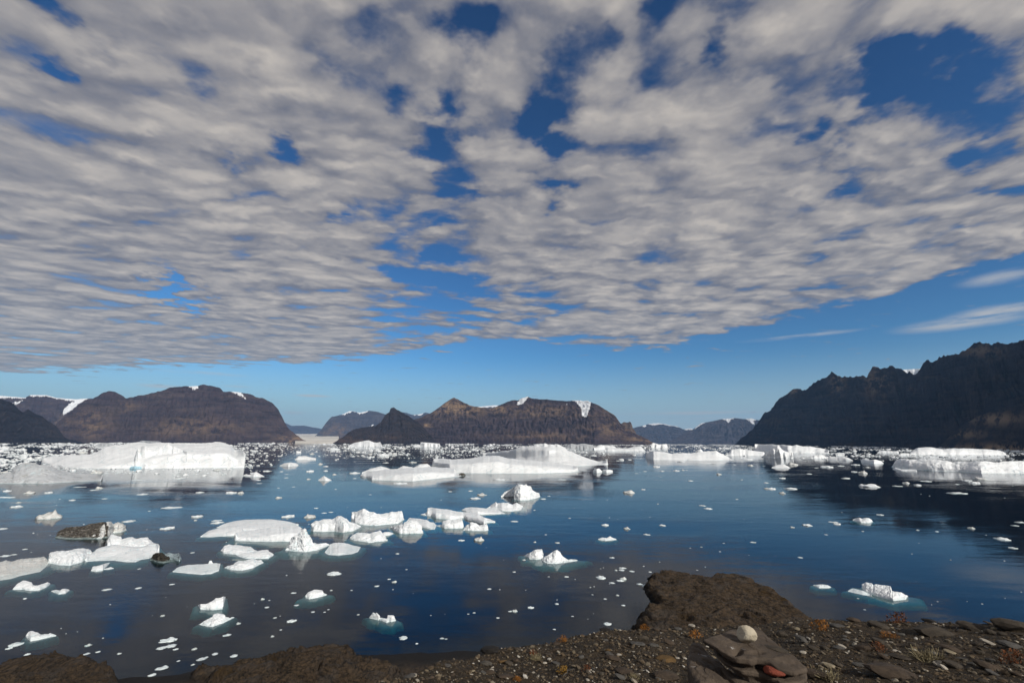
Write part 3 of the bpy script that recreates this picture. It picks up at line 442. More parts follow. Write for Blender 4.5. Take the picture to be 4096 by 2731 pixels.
berg('black-brown lump of moraine ice beside the striped berg', P('B1', [(1380, 425), (1410, 385), (1440, 367), (1490, 365), (1520, 390), (1560, 428), (1602, 438)], [(1380, 436), (1450, 456), (1500, 461), (1560, 451), (1602, 443)], k=.55, rough=.1, foot=.3), mat=M_icedark, name='dirty_ice', cat='ice')
berg('lump of clear grey ice behind the black-brown moraine lump', P('B1', [(1505, 385), (1550, 365), (1600, 378), (1640, 370), (1666, 415)], [(1505, 425), (1600, 432), (1650, 448), (1666, 425)], k=.5, rough=.08, foot=.3), mat=M_iceclear, name='clear_ice', cat='ice')
berg('thin forked shard of ice floating in front of the striped berg', P('C1', [(740, 1000), (770, 935), (900, 905), (1000, 872), (1085, 855)], [(740, 1006), (830, 1021), (950, 1002), (1010, 945), (1085, 864)], k=.5, rough=.05, foot=.2), P('C1', [(960, 975), (1030, 955), (1100, 935), (1152, 955)], [(960, 985), (1060, 980), (1152, 962)], k=.5, rough=.05, foot=.2))
berg('small white berg with a raised beak pointing right', P('B1', [(1820, 845), (1850, 838), (1900, 835), (1960, 805), (1980, 785), (2020, 782), (2050, 768), (2072, 770)], [(1820, 856), (1840, 890), (1950, 894), (2045, 885), (2060, 830), (2072, 790)], k=.7, rough=.03, foot=.8, dw=.3))
berg('crumpled white berg just below the beaked one', P('B1', [(1830, 1022), (1880, 995), (1950, 960), (1960, 935), (2000, 928), (2060, 935), (2070, 960), (2110, 965), (2150, 957)], [(1830, 1028), (1900, 1042), (1950, 1048), (2050, 1012), (2150, 963)], k=.5, rough=.08, foot=.5, dw=.4))
berg('white berg with a spiky back, lowest at the left above the brown rocks', P('B1', [(240, 1120), (260, 1095), (290, 1088), (350, 1103), (370, 1118), (440, 1115), (460, 1105), (513, 1120)], [(240, 1145), (280, 1180), (350, 1168), (420, 1151), (513, 1131)], k=.5, rough=.06, foot=.4, dw=.4))
berg('shell-shaped white berg with a grooved face and turquoise keel', P('B2', [(455, 760), (480, 730), (520, 712), (540, 703), (590, 710), (612, 715), (620, 740), (648, 748)], [(455, 781), (490, 793), (560, 781), (648, 756)], k=.6, rough=.05, foot=1., dw=.4))
berg('group of three angular white blocks standing on one turquoise sunken shelf', P('B2', [(1040, 960), (1075, 912), (1100, 925), (1106, 912), (1138, 945)], [(1040, 966), (1130, 987), (1138, 975)], k=.85, prof='wall', rough=.03, foot=.7, dw=.3), P('B2', [(1133, 960), (1200, 972), (1226, 994)], [(1133, 984), (1200, 1009), (1226, 1002)], k=.6, prof='wall', rough=.03, foot=1.1), P('B2', [(1200, 975), (1210, 938), (1268, 942), (1284, 985)], [(1200, 992), (1245, 1002), (1284, 992)], k=.8, prof='wall', rough=.04, foot=1.))
berg('pale bluish berg with ragged crest, left of the turquoise-footed pair', P('B3', [(115, 395), (160, 370), (200, 345), (220, 338), (275, 333), (283, 370), (287, 415)], [(115, 400), (160, 425), (220, 431), (287, 426)], k=.6, rough=.06, foot=1.5, dw=.4))
berg('pointed white berg with low right arm, right of the turquoise-footed pair', P('B3', [(272, 430), (300, 410), (350, 375), (385, 350), (415, 337), (440, 360), (455, 385), (490, 415), (510, 428), (560, 427), (598, 434)], [(272, 440), (320, 465), (400, 469), (500, 456), (598, 441)], k=.65, prof='slope', rough=.045, foot=2.2, dw=.4, sub=.8))
berg('white berg with a rubbly back and a tilted ledge, alone at the lower right', P('B4', [(865, 655), (895, 640), (955, 650), (965, 668), (985, 658), (1130, 675), (1140, 720), (1220, 730), (1283, 764)], [(865, 702), (900, 735), (1000, 766), (1080, 790), (1150, 807), (1265, 799), (1283, 772)], k=.6, prof='dome', rough=.045, foot=1.4, dw=.4, sub=.8),
     P('B4', [(735, 715), (790, 708), (870, 718), (950, 750)], [(735, 722), (860, 752), (950, 765)], k=.05, rough=.0, foot=.8, dw=.3))
berg('low white floe with a smooth top left of the rubbly berg', P('B4', [(415, 662), (500, 658), (550, 665), (580, 680)], [(415, 668), (470, 692), (560, 691), (580, 684)], k=.5, rough=.04, foot=.5))
berg('small white berg with two bumps in the dark blue water, right of the central cluster', P('A3', [(793, 1502), (830, 1490), (870, 1496), (900, 1478), (930, 1497), (957, 1500)], [(793, 1512), (860, 1521), (957, 1511)], k=.6, rough=.05, foot=.6))
berg('double-humped white growler alone on the dark right water', P('B4', [(780, 62), (810, 50), (835, 44), (860, 55), (900, 45), (930, 48), (962, 78)], [(780, 72), (850, 92), (930, 95), (962, 82)], k=.5, rough=.06, foot=.6))
# ------------------------------------------------------------------ ice chunks (individuals) and far brash ice
def ico(sub=2):
    import bmesh
    bm = bmesh.new(); bmesh.ops.create_icosphere(bm, subdivisions=sub, radius=1); V = np.array([v.co[:] for v in bm.verts]); F = np.array([[v.index for v in f.verts] for f in bm.faces]); bm.free(); return V, F
IV, IF = ico(3); IV2, IF2 = ico(1); IVm, IFm = ico(2)
def lump(V, seed, sx=1, sy=.8, sz=.4, flat=.12, amp=.45, fr=1.3):
    n = fbm(V*fr+seed*7.1, 4, .6); Q = V*(1+amp*n)[:, None]
    Q = Q*np.array([sx, sy, sz]); 
    pk = np.clip(fbm(v3(V[:, 0]*1.7+seed*3, V[:, 1]*1.7, seed), 3), -.2, 1); Q[:, 2] += (V[:, 2] > 0)*pk*sz*1.6
    return Q
protos = []
for i in range(14):
    Q = lump(IV, i*3+1, 1, .6+.3*(i % 3)/2, (.18, .28, .42, .22, .14)[i % 5], amp=.6, fr=1.7); Q[:, 2] -= .05
    Q[:, 0] /= (Q[:, 0].max()-Q[:, 0].min()); Q[:, 1:] /= 1.9
    me = mesh('ice_chunk', Q, IF, M_ice); me.data.materials[0] = (M_ice, M_ice, M_icedust, M_ice, M_icefar)[i % 5]; protos.append(me.data); bpy.data.objects.remove(me)
CH = {'A1': [(735, 1030, 75), (450, 1083, 45), (910, 1042, 45), (855, 1057, 35), (1310, 1098, 80), (1835, 1080, 65), (2120, 1085, 80), (2210, 1087, 50), (1270, 965, 75), (1660, 952, 80), (962, 1136, 35), (665, 1150, 35), (170, 1173, 30), (145, 1214, 65), (1580, 1223, 145), (1815, 1305, 85), (1795, 1335, 25), (1990, 1340, 75), (2000, 1362, 110), (1180, 1347, 95), (1543, 1414, 95), (450, 1320, 135), (20, 1415, 55), (30, 1125, 70), (100, 1125, 40), (65, 1067, 40), (270, 1088, 60), (1372, 1249, 20), (2300, 838, 40)],
      'A2': [(1170, 742, 120), (1272, 732, 50), (1325, 1000, 130), (908, 950, 40), (905, 903, 110), (500, 886, 65), (720, 915, 35), (233, 887, 30), (280, 912, 30), (277, 943, 35), (640, 880, 35), (590, 820, 40), (640, 840, 50), (345, 1027, 30), (205, 1036, 20), (208, 1130, 55), (553, 1223, 35), (625, 1268, 50), (688, 1260, 42), (300, 1306, 108), (495, 1310, 98), (1150, 1215, 15), (1050, 1098, 30), (1785, 1070, 35), (1970, 1065, 40), (2075, 1105, 95), (2008, 1138, 110), (1700, 1147, 18), (732, 1048, 20), (482, 957, 35), (2235, 965, 110), (1950, 933, 45), (890, 748, 50), (1055, 752, 60), (1050, 728, 40), (515, 725, 45), (1330, 668, 60), (1170, 663, 55), (720, 683, 90), (1440, 803, 75), (1190, 806, 60), (30, 995, 45), (20, 965, 35)],
      'A3': [(1075, 1085, 110), (1205, 1052, 40), (455, 962, 100), (1510, 880, 65), (1325, 845, 60), (1900, 913, 45), (1638, 972, 45), (1145, 903, 35), (1220, 885, 35), (1380, 884, 30), (1570, 873, 25), (1605, 873, 20), (1780, 812, 165), (1563, 797, 75), (970, 787, 35), (1080, 778, 35), (340, 1112, 35), (285, 1139, 62), (205, 1240, 22), (1340, 1183, 15), (1805, 1230, 70), (1750, 1201, 60), (2065, 1141, 25), (857, 1382, 65), (1055, 1416, 62), (1385, 1384, 60), (1240, 1468, 65), (418, 1543, 48), (210, 1535, 28), (310, 1466, 22), (2215, 1537, 45), (895, 1309, 15), (2045, 824, 20), (2190, 832, 50), (2165, 778, 100), (2315, 833, 25), (2110, 961, 25), (2335, 990, 35), (2340, 1045, 45), (25, 1347, 75), (1945, 1545, 18), (530, 1315, 25)],
      'A4': [(225, 1285, 80), (540, 1306, 85), (670, 1294, 55), (805, 1284, 65), (790, 1348, 40), (870, 1363, 60), (382, 1367, 40), (445, 1314, 30), (712, 1409, 60), (133, 1408, 45), (917, 1308, 35), (925, 1486, 140), (1190, 1480, 65), (1377, 1473, 45), (1268, 1453, 45), (1450, 1436, 65), (1595, 1412, 75), (1830, 1430, 60), (1898, 1455, 65), (1950, 1417, 75), (1740, 1463, 25), (1735, 1548, 115), (205, 1506, 100), (30, 1507, 65), (132, 1547, 50)],
      'B4': [(355, 120, 75), (600, 90, 70), (632, 108, 50), (223, 136, 35), (1030, 22, 45), (535, 203, 30), (297, 414, 40), (2248, 328, 45), (1867, 146, 40), (2160, 250, 80), (2320, 92, 60), (2268, 120, 40), (1552, 174, 20), (1375, 161, 20), (870, 172, 18), (888, 891, 18), (826, 788, 15)],
      'B3': [(1022, 615, 62), (995, 630, 65), (1018, 514, 75), (1008, 531, 55), (1100, 542, 45), (955, 531, 28), (820, 606, 88), (920, 650, 58), (1172, 660, 55), (1240, 680, 85), (1268, 734, 55), (1270, 546, 30), (918, 416, 48), (20, 546, 32), (110, 437, 38), (500, 592, 42), (338, 589, 25), (580, 612, 15), (170, 879, 58), (25, 911, 50), (412, 841, 38), (555, 953, 28), (388, 1073, 30), (878, 1030, 68), (968, 763, 32), (855, 794, 32), (740, 754, 20), (1022, 854, 38), (720, 686, 15), (755, 679, 15), (1702, 528, 20), (1776, 498, 14), (1637, 324, 14), (1740, 316, 20), (1912, 358, 18), (1945, 281, 20), (2215, 274, 48), (1210, 492, 16), (1357, 453, 14)],
      'B2': [(712, 572, 128), (345, 740, 45), (1108, 678, 45), (1270, 641, 48), (1222, 613, 30), (370, 854, 48), (100, 872, 38), (322, 1006, 78), (173, 968, 30), (1353, 1160, 75), (1710, 1159, 45), (1747, 1161, 25), (1477, 1204, 25), (938, 939, 25), (2145, 703, 40), (2335, 909, 40), (2222, 968, 30), (150, 1139, 28), (665, 891, 20), (630, 914, 25), (523, 914, 35), (1885, 259, 60), (2048, 260, 98), (1300, 379, 35), (1148, 421, 15), (1383, 522, 20), (878, 714, 20), (690, 716, 25), (2005, 921, 28), (1950, 931, 22), (228, 1077, 20), (60, 798, 32), (122, 806, 18)],
      'B1': [(983, 711, 65), (1270, 696, 45), (1578, 661, 35), (1493, 950, 30), (50, 401, 50), (127, 387, 35), (228, 337, 28), (142, 1222, 72), (810, 1224, 42), (252, 1304, 35), (790, 1302, 45), (900, 1281, 30), (1095, 1297, 28), (1545, 1187, 112), (1490, 1250, 80), (1570, 1232, 75), (1615, 1258, 35), (1785, 1256, 38), (1975, 1302, 42), (1850, 1354, 72), (1895, 1329, 28), (2148, 1322, 52), (1772, 1399, 30), (1640, 1363, 25), (1485, 1438, 85), (1397, 1497, 52), (2190, 1022, 35), (2085, 1131, 60), (1278, 517, 28), (1767, 369, 35), (85, 1250, 35)]}
items = []
for f in CH:
    for (x, y, w) in CH[f]:
        ox, oy, s = FR[f]; items.append((x/s+ox, y/s+oy, w/s))
# where the pack ice lies: probability per pixel region of the water far out
def far_density(x, y):
    l = 1762+x*14/4096.  # horizon row
    t = (y-l)
    d = np.zeros_like(x)
    d += 1.0*np.exp(-(t/30.)**2)+1.5*np.exp(-(t/14.)**2)*sstep(1500, 2100, x)
    left = sstep(1120, 950, x)*sstep(150, 70, t)*.75
    mid = sstep(1000, 1150, x)*sstep(1750, 1500, x)*sstep(85, 45, t)*.6
    mid2 = sstep(1300, 1700, x)*sstep(2500, 2300, x)*sstep(75, 40, t)*.9
    rgt = sstep(2450, 2600, x)*sstep(45, 22, t)*1.2*sstep(3500, 3200, x)
    rr = sstep(3100, 3400, x)*sstep(75, 30, t)*.75
    d += left+mid+mid2+rgt+rr
    n = fbm(v3(x/90., t/9., 4.2), 4, .6); d *= sstep(-.28, .30, n)
    lead = np.exp(-((x-1210)/(50+t*1.3))**2)*sstep(8, 30, t)*.7  # open lead under the glacier
    return d*(1-lead)*(t > 5.)
far = []
rg = np.random.default_rng(11)
N0 = 120000; X = rg.uniform(-60, 4160, N0); T = rg.uniform(0, 1, N0)**1.7*150+5.5; Yy = 1762+X*14/4096+T
keep = rg.uniform(0, 1, N0) < far_density(X, Yy)*.75
X, Yy, T = X[keep], Yy[keep], T[keep]
Wp = np.exp(rg.normal(1.05, .62, len(X)))*(.50+T/85.); Wp = np.clip(Wp, 1.4, 46)
nfar = len(X); order = np.argsort(-Wp)
n_ind = 300-len(items)
ind = order[:max(n_ind, 0)]; rest = order[max(n_ind, 0):]
for i in ind: items.append((X[i], Yy[i], Wp[i]))
GL = [(lambda x, y: y > 2400 and x < 900, 'small pale ice chunk on the dark water close above the left brown rocks', 'ice chunks off the left shore rocks'),
      (lambda x, y: y > 2250 and x < 1500, 'small pale ice chunk on grey-brown water below the near cluster of bergs', 'ice chunks below the near berg cluster'),
      (lambda x, y: y > 2250 and x < 2150, 'small pale ice chunk on the dark blue water above the beach', 'ice chunks above the beach'),
      (lambda x, y: y > 2180 and x < 2700, 'small pale ice chunk on the dark water left of the brown headland', 'ice chunks left of the headland'),
      (lambda x, y: y > 2180, 'small pale ice chunk on the dark blue water right of or beyond the headland', 'ice chunks beyond the headland'),
      (lambda x, y: y > 1985 and x < 850, 'small pale ice chunk around the dirty striped iceberg', 'ice chunks around the dirty iceberg'),
      (lambda x, y: y > 1985 and x < 1700, 'small pale ice chunk on blue water just above the near cluster of bergs', 'ice chunks above the near berg cluster'),
      (lambda x, y: y > 1985 and x < 2500, 'small pale ice chunk on open water around the peaked hollow iceberg', 'ice chunks around the peaked iceberg'),
      (lambda x, y: y > 1985 and x < 3150, 'small pale ice chunk scattered on the wide open blue water in the middle right', 'ice chunks on the open middle right water'),
      (lambda x, y: y > 1985, 'small pale ice chunk on the navy water in the reflection of the dark ridge', 'ice chunks in the ridge reflection'),
      (lambda x, y: y > 1860 and x < 1050, 'small ice chunk on the bright reflection of the huge flat-topped iceberg', 'ice chunks in front of the huge iceberg'),
      (lambda x, y: y > 1860 and x < 2350, 'small ice chunk close in front of the long central iceberg', 'ice chunks in front of the central iceberg'),
      (lambda x, y: y > 1860 and x < 3150, 'small ice chunk floating in front of the long low iceberg with a broken crest', 'ice chunks in front of the long low iceberg'),
      (lambda x, y: y > 1860, 'small ice chunk on dark water around the scalloped iceberg', 'ice chunks around the scalloped iceberg'),
      (lambda x, y: x < 1100, 'larger floe among the distant pack ice around the huge flat-topped iceberg', 'larger floes in the left pack ice'),
      (lambda x, y: x < 2400, 'larger floe among the distant pack ice behind the long central iceberg', 'larger floes in the middle pack ice'),
      (lambda x, y: True, 'larger floe among the distant pack ice under the far shore on the right', 'larger floes in the right pack ice')]
sizes = [i[2] for i in items]
for j, (x, y, w) in enumerate(items):
    p = on_plane(np.array(x), np.array(y)); r = np.linalg.norm(p[:2])
    o = bpy.data.objects.new('ice_chunk', protos[j % 14] if y > 1850 or w > 20 else protos[(j*5) % 14]); COL.objects.link(o)
    s = w*r/FX*.97; azr = math.atan2(p[0], p[1])
    vs = rg.uniform(.55, 1.05)
    if (round(w*2.297), ) in ((145,), (165,), (75,)) and y < 2100: vs *= .5
    k_ = (s*.3)/r
    o.location = (p[0]*(1+k_), p[1]*(1+k_), 0); o.scale = (s*rg.choice([-1, 1]), s, s*vs); o.rotation_euler = (0, 0, -azr+rg.uniform(-.25, .25))
    for fn, lb, gp in GL:
        if fn(x, y): tag(o, lb, 'ice chunk', gp); break
# the rest of the pack as one mesh, plus scattered crumbs on open water
xs = [X[rest]]; ys = [Yy[rest]]; ws = [Wp[rest]]
nc = 520; cx = rg.uniform(0, 4096, nc); cy = 1860+rg.uniform(0, 1, nc)**1.1*700
cl = fbm(v3(cx/160., cy/60., 8.), 3); kk = (cl > rg.uniform(-.25, .9, nc)); cx, cy = cx[kk], cy[kk]; cw = np.exp(rg.normal(1.0, .4, len(cx)))*1.1
# keep crumbs off the land
okc = ~((cy > 2250) & (cx > 2500)) & ~((cy > 2500) & (cx > 1000)) & (cy < 2600)
okc |= (cx > 3250) & (cy < 2450)
xs.append(cx[okc]); ys.append(cy[okc]); ws.append(cw[okc])
xs, ys, ws = map(np.concatenate, (xs, ys, ws))
p = on_plane(xs, ys); r = np.linalg.norm(p[:, :2], axis=1); s = ws*r/FX
vari = []
for i in range(24):
    Q = lump(IV2 if True else IVm, i+50, 1, .9, (.3, .5, .75)[i % 3], amp=.5); Q[:, 0] /= (Q[:, 0].max()-Q[:, 0].min()); Q[:, 1] /= 1.6; Q[:, 2] /= 1.8; vari.append(Q)
vari = np.array(vari); vi = rg.integers(0, 24, len(xs)); a = rg.uniform(-.6, .6, len(xs))-np.arctan2(p[:, 0], p[:, 1])
Q = vari[vi]; tall = np.clip(np.where(ys < 1860, rg.uniform(.3, 1.0, len(xs)), .8), 0, 2)
ca, sa = np.cos(a)[:, None], np.sin(a)[:, None]
BX = (Q[..., 0]*ca-Q[..., 1]*sa)*s[:, None]+p[:, 0:1]; BY = (Q[..., 0]*sa+Q[..., 1]*ca)*s[:, None]+p[:, 1:2]; BZ = Q[..., 2]*(s*tall)[:, None]
V = np.stack([BX, BY, BZ], -1).reshape(-1, 3); nV = vari.shape[1]
F = (IF2[None]+(np.arange(len(xs))*nV)[:, None, None]).reshape(-1, 3)
tag(mesh('brash_ice', V, F, M_icefar, smooth=False), 'thousands of small floes and crumbs of pack ice strewn over the fjord', 'brash ice', None, 'stuff')
print('brash', len(xs), 'chunks', len(items))
exec_end = None
#@@LAND
#@@SKY
# ------------------------------------------------------------------ near land
EDGE = [(-900, 2950, 4.0), (0, 2950, 4.2), (1000, 2900, 4.4), (1400, 2770, 4.8), (1525, 2722, 5.2), (1640, 2690, 6.2), (1738, 2655, 7.2), (1850, 2632, 8.2), (1951, 2604, 9.2), (2074, 2583, 9.8), (2192, 2568, 10.4), (2348, 2538, 11.0), (2422, 2519, 11.6), (2549, 2507, 12), (2700, 2505, 12.6), (2900, 2506, 13), (3049, 2498, 13.4), (3220, 2482, 13.8), (3394, 2482, 14), (3594, 2478, 14.6), (3725, 2486, 14.6), (3899, 2500, 14.4), (4095, 2510, 14), (4700, 2560, 13)]
SHORE = [(-900, 2700), (0, 2725), (461, 2722), (610, 2707), (697, 2692), (849, 2668), (1000, 2650), (1300, 2625), (1446, 2619), (1568, 2615), (1760, 2606), (1930, 2599), (2100, 2590), (2400, 2560), (2600, 2520), (2900, 2440), (3240, 2480), (3500, 2520), (4095, 2540), (4700, 2540)]
def az_of(v): return np.arctan2(v[..., 0], v[..., 1])
_E = np.array(EDGE, float); _d = ray(_E[:, 0], _E[:, 1]); _ea = az_of(_d); _er = _E[:, 2]; _ez = _er*_d[:, 2]/np.linalg.norm(_d[:, :2], axis=1)
_S = np.array(SHORE, float); _sp = on_plane(_S[:, 0], _S[:, 1]); _sa = az_of(_sp); _sr = np.linalg.norm(_sp[:, :2], axis=1)
def sdf(x, y, poly):
    n = len(poly); d = np.full(x.shape, 1e9); ins = np.zeros(x.shape, bool)
    for i in range(n):
        ax, ay = poly[i]; bx, by = poly[(i+1) % n]; ex, ey = bx-ax, by-ay
        t = np.clip(((x-ax)*ex+(y-ay)*ey)/(ex*ex+ey*ey+1e-9), 0, 1)
        d = np.minimum(d, np.hypot(x-ax-t*ex, y-ay-t*ey))
    return np.where(inpoly(x, y, [tuple(p) for p in poly]), d, -d)
def pl(f, pts, z): q_ = px(f, pts); return on_plane(q_[:, 0], q_[:, 1], z)[:, :2]
LUMP1 = pl('B1', [(-700, 1500), (0, 1385), (280, 1303), (440, 1268), (510, 1262), (600, 1293), (650, 1312), (730, 1303), (900, 1352), (970, 1422), (980, 1500), (1060, 1545), (1120, 1700), (-700, 1800)], 2.2)
LUMP2 = pl('B2', [(-330, 1400), (-150, 1345), (0, 1312), (350, 1222), (600, 1207), (820, 1197), (900, 1252), (960, 1305), (1150, 1340), (1300, 1400), (1300, 1700), (-400, 1700)], 2.6)
LUMP3 = pl('B1', [(1780, 1490), (1800, 1430), (1900, 1412), (1975, 1425), (2060, 1440), (1950, 1500)], 1.0)
HEAD1 = pl('B3', [(1395, 797), (1350, 740), (1290, 690), (1265, 620), (1330, 602), (1300, 545), (1400, 525), (1520, 533), (1680, 553), (1830, 563), (1920, 548), (2050, 553), (2170, 592), (2300, 662), (2376, 690), (2466, 772), (2560, 842), (2660, 892), (2760, 985), (2800, 1100), (2300, 1150), (1900, 1000)], 1.4)
HEAD2 = pl('B3', [(1195, 950), (1250, 900), (1240, 850), (1330, 815), (1500, 800), (1700, 780), (1850, 800), (2100, 860), (2400, 950), (2700, 1050), (2600, 1200), (1900, 1200), (1350, 1120), (1255, 1040)], 2.3)
def ground_z(x, y, fine=True):
    r = np.hypot(x, y)+1e-6; a = np.arctan2(x, y)
    re = np.interp(a, _ea, _er); ze = np.interp(a, _ea, _ez)
    behind = sstep(1.15, 1.6, np.abs(a)); re = re*(1-behind)+14*behind; ze = ze*(1-behind)-1.2*behind
    t = r/re
    near = -1.72+(ze+1.72)*np.minimum(t, 1.)
    near = near-np.maximum(r-re, 0)*.95-np.clip(r-re, 0, 2)*.0
    if fine:
        P_ = v3(x, y, 0)
        near = near+.10*fbm(P_*.55, 3)*sstep(1.5, 3, r)*np.minimum(1, re/r)+.035*fbm(P_*3.1, 3)+.02*fbm(P_*11, 3, .6)*(r < 22)
    z = near+H
    rs = np.interp(a, _sa, _sr)+(fbm(v3(x*.15, y*.15, 3.), 3)*1.6 if fine else 0)
    z = np.maximum(z, np.where(r < rs, .13*(rs-r), -.25*(r-rs)))
    far = r > 25
    if np.any(far):
        xf, yf = x[far], y[far]; zf = z[far]
        Pn = v3(xf, yf, 0); c1_ = xf*.9-yf*.45; c2_ = xf*.45+yf*.9; wv = fbm(Pn*.12, 3)*5; w1 = fbm(Pn*.25, 3, .6)*.7+ridged(v3(c1_*.25, (c2_+wv)*1.1, 2.), 3)*.9-.5
        for poly, top, rise, hmax_, side in ((LUMP1, 1.9, .12, 1.4, 1.3), (LUMP2, 2.3, .11, 1.2, 1.2), (LUMP3, 1., .1, .5, 1.3), (HEAD1, 1.0, .05, .7, .9), (HEAD2, 1.8, .05, .8, 1.1)):
            d = sdf(xf, yf, poly)+w1
            h = np.where(d > 0, top+np.minimum(d*rise, hmax_), top+d*side)
            # dipping slabs: long ledges running across, tilted back
            st_ = ridged(v3(c1_*.13, (c2_+wv)*.42, 5.), 2); st2 = ridged(v3(c1_*.45, (c2_+wv)*1.9, 8.), 3)
            h = h+((st_-.35)*.75+(st2-.35)*.34)*sstep(-4, .5, d)+.55*fbm(Pn*.2, 2)+.08*fbm(Pn*1.6, 3, .6)
            zf = np.maximum(zf, np.where(d > -6, h, -20))
        z[far] = zf
    return z
def build_ground():
    a1 = np.radians(np.concatenate([np.linspace(-180, -52, 40, endpoint=False), np.linspace(-52, 52, 1150), np.linspace(52, 180, 41)[1:]]))
    r = np.concatenate([[.25, .7], np.exp(np.linspace(math.log(1.3), math.log(16), 330, endpoint=False)), np.exp(np.linspace(math.log(16), math.log(60), 50, endpoint=False)), np.linspace(60, 150, 330)])
    A, R = np.meshgrid(a1[:-1], r, indexing='ij'); x = R*np.sin(A); y = R*np.cos(A)
    z = ground_z(x.ravel(), y.ravel()).reshape(x.shape)
    z[:, -1] = -9
    return np.stack([x, y, z], -1)
GV = build_ground()
m, nt = newmat('shale_ground'); q = N(nt); o_ = q.pos()
zz = q.n('ShaderNodeSeparateXYZ', {0: o_}).outputs[2]
nearf = q.ss(zz, 12., 22.)
n1 = q.noise(o_, .9, 6, .7); n2 = q.noise(o_, 14., 6, .75); n3 = q.noise(o_, .35, 5, .6)
vor = q.n('ShaderNodeTexVoronoi', {'Vector': o_, 'Scale': 22.}); vor2 = q.n('ShaderNodeTexVoronoi', {'Vector': o_, 'Scale': 3.2})
c = q.mix(q.ss(n1, .35, .65), (.046, .033, .018), (.080, .056, .032))
c = q.mix(q.m('MULTIPLY', q.ss(n2, .45, .7), .8), c, (.010, .008, .006))
peb = q.mix(q.n('ShaderNodeSeparateColor', {0: vor.outputs['Color']}).outputs[0], (.022, .018, .015), (.085, .070, .055))
c = q.mix(q.m('MULTIPLY', nearf, q.ss(vor.outputs['Distance'], .55, .2)), c, peb)
st = q.mix(q.ss(q.noise(q.mp(o_, (1.2, .5, 6), (.35, .1, .35)), 1.1, 6, .75, .4), .42, .62), (.082, .056, .034), (.024, .018, .012))
st = q.mix(q.m('MULTIPLY', q.ss(q.noise(o_, 2.6, 5, .7), .66, .74), .7), st, (.15, .12, .085))
st = q.mix(q.m('MULTIPLY', q.ss(n3, .5, .62), .5), st, (.062, .055, .050))
st = q.mix(q.ss(q.noise(o_, .13, 4, .6), .60, .68), st, (.055, .034, .014))
vcr = q.n('ShaderNodeTexVoronoi', {'Vector': q.vm('ADD', q.mp(o_, (1.6, .6, 2.5), (.2, .1, .45)), q.n('ShaderNodeVectorMath', {0: q.n('ShaderNodeTexNoise', {'Vector': o_, 'Scale': .8, 'Detail': 4.}).outputs['Color'], 1: (1.6,)*3}, operation='MULTIPLY').outputs[0]), 'Scale': .9}, feature='DISTANCE_TO_EDGE').outputs[0]
st = q.mix(q.m('MULTIPLY', q.ss(vcr, .05, .0), .85), st, (.006, .005, .004))
st = q.mix(q.ss(zz, 1.1, .3), st, (.012, .010, .009))
c = q.mix(nearf, st, c)
c = q.mix(q.m('MULTIPLY', nearf, q.ss(q.noise(o_, 1.1, 5, .7), .66, .74)), c, (.085, .045, .012))
hb = q.m('ADD', q.m('MULTIPLY', n2, .5), q.m('MULTIPLY', q.m('SUBTRACT', 1., vor.outputs['Distance']), .5))
hb2 = q.noise(q.mp(o_, (1.2, .5, 6), (.35, .1, .35)), 2.5, 6, .75)
bn = q.n('ShaderNodeBump', {'Height': hb, 'Strength': .7, 'Distance': .03}).outputs[0]
bn2 = q.n('ShaderNodeBump', {'Height': hb2, 'Strength': .9, 'Distance': .35, 'Normal': bn}).outputs[0]
b = q.n('ShaderNodeBsdfPrincipled', {'Base Color': c, 'Roughness': .9, 'Specular IOR Level': .2, 'Normal': bn2}); q.n('ShaderNodeOutputMaterial', {'Surface': b.outputs[0]})
M_ground = m
g_ = mesh('ground', GV, gridF(GV.shape[0], GV.shape[1], wrap=True), M_ground); tag(g_, 'stony slope with beach and dark rock headland', None, None, 'structure')
from mathutils.bvhtree import BVHTree
_nr = 2+330+20; _sel = (GV[:, 1, 1] > 0); _G = GV[_sel][:, :_nr]; _bv = BVHTree.FromPolygons(_G.reshape(-1, 3).tolist(), gridF(_G.shape[0], _nr).tolist())
def hit(pxx, pyy):
    """where the view ray meets the near slope"""
    d = ray(np.atleast_1d(np.array(pxx, float)), np.atleast_1d(np.array(pyy, float))); out = np.zeros((len(d), 3)); done = np.zeros(len(d), bool)
    for i, v_ in enumerate(d):
        h = _bv.ray_cast((0, 0, H), v_.tolist())
        if h[0] is not None:
            p_ = np.array(h[0][:]); r_ = math.hypot(p_[0], p_[1]); re_ = float(np.interp(math.atan2(p_[0], p_[1]), _ea, _er))
            if r_ > re_: p_[:2] *= re_/r_; p_[2] = ground_z(p_[0:1], p_[1:2])[0]
            out[i] = p_; done[i] = True
    return out, done
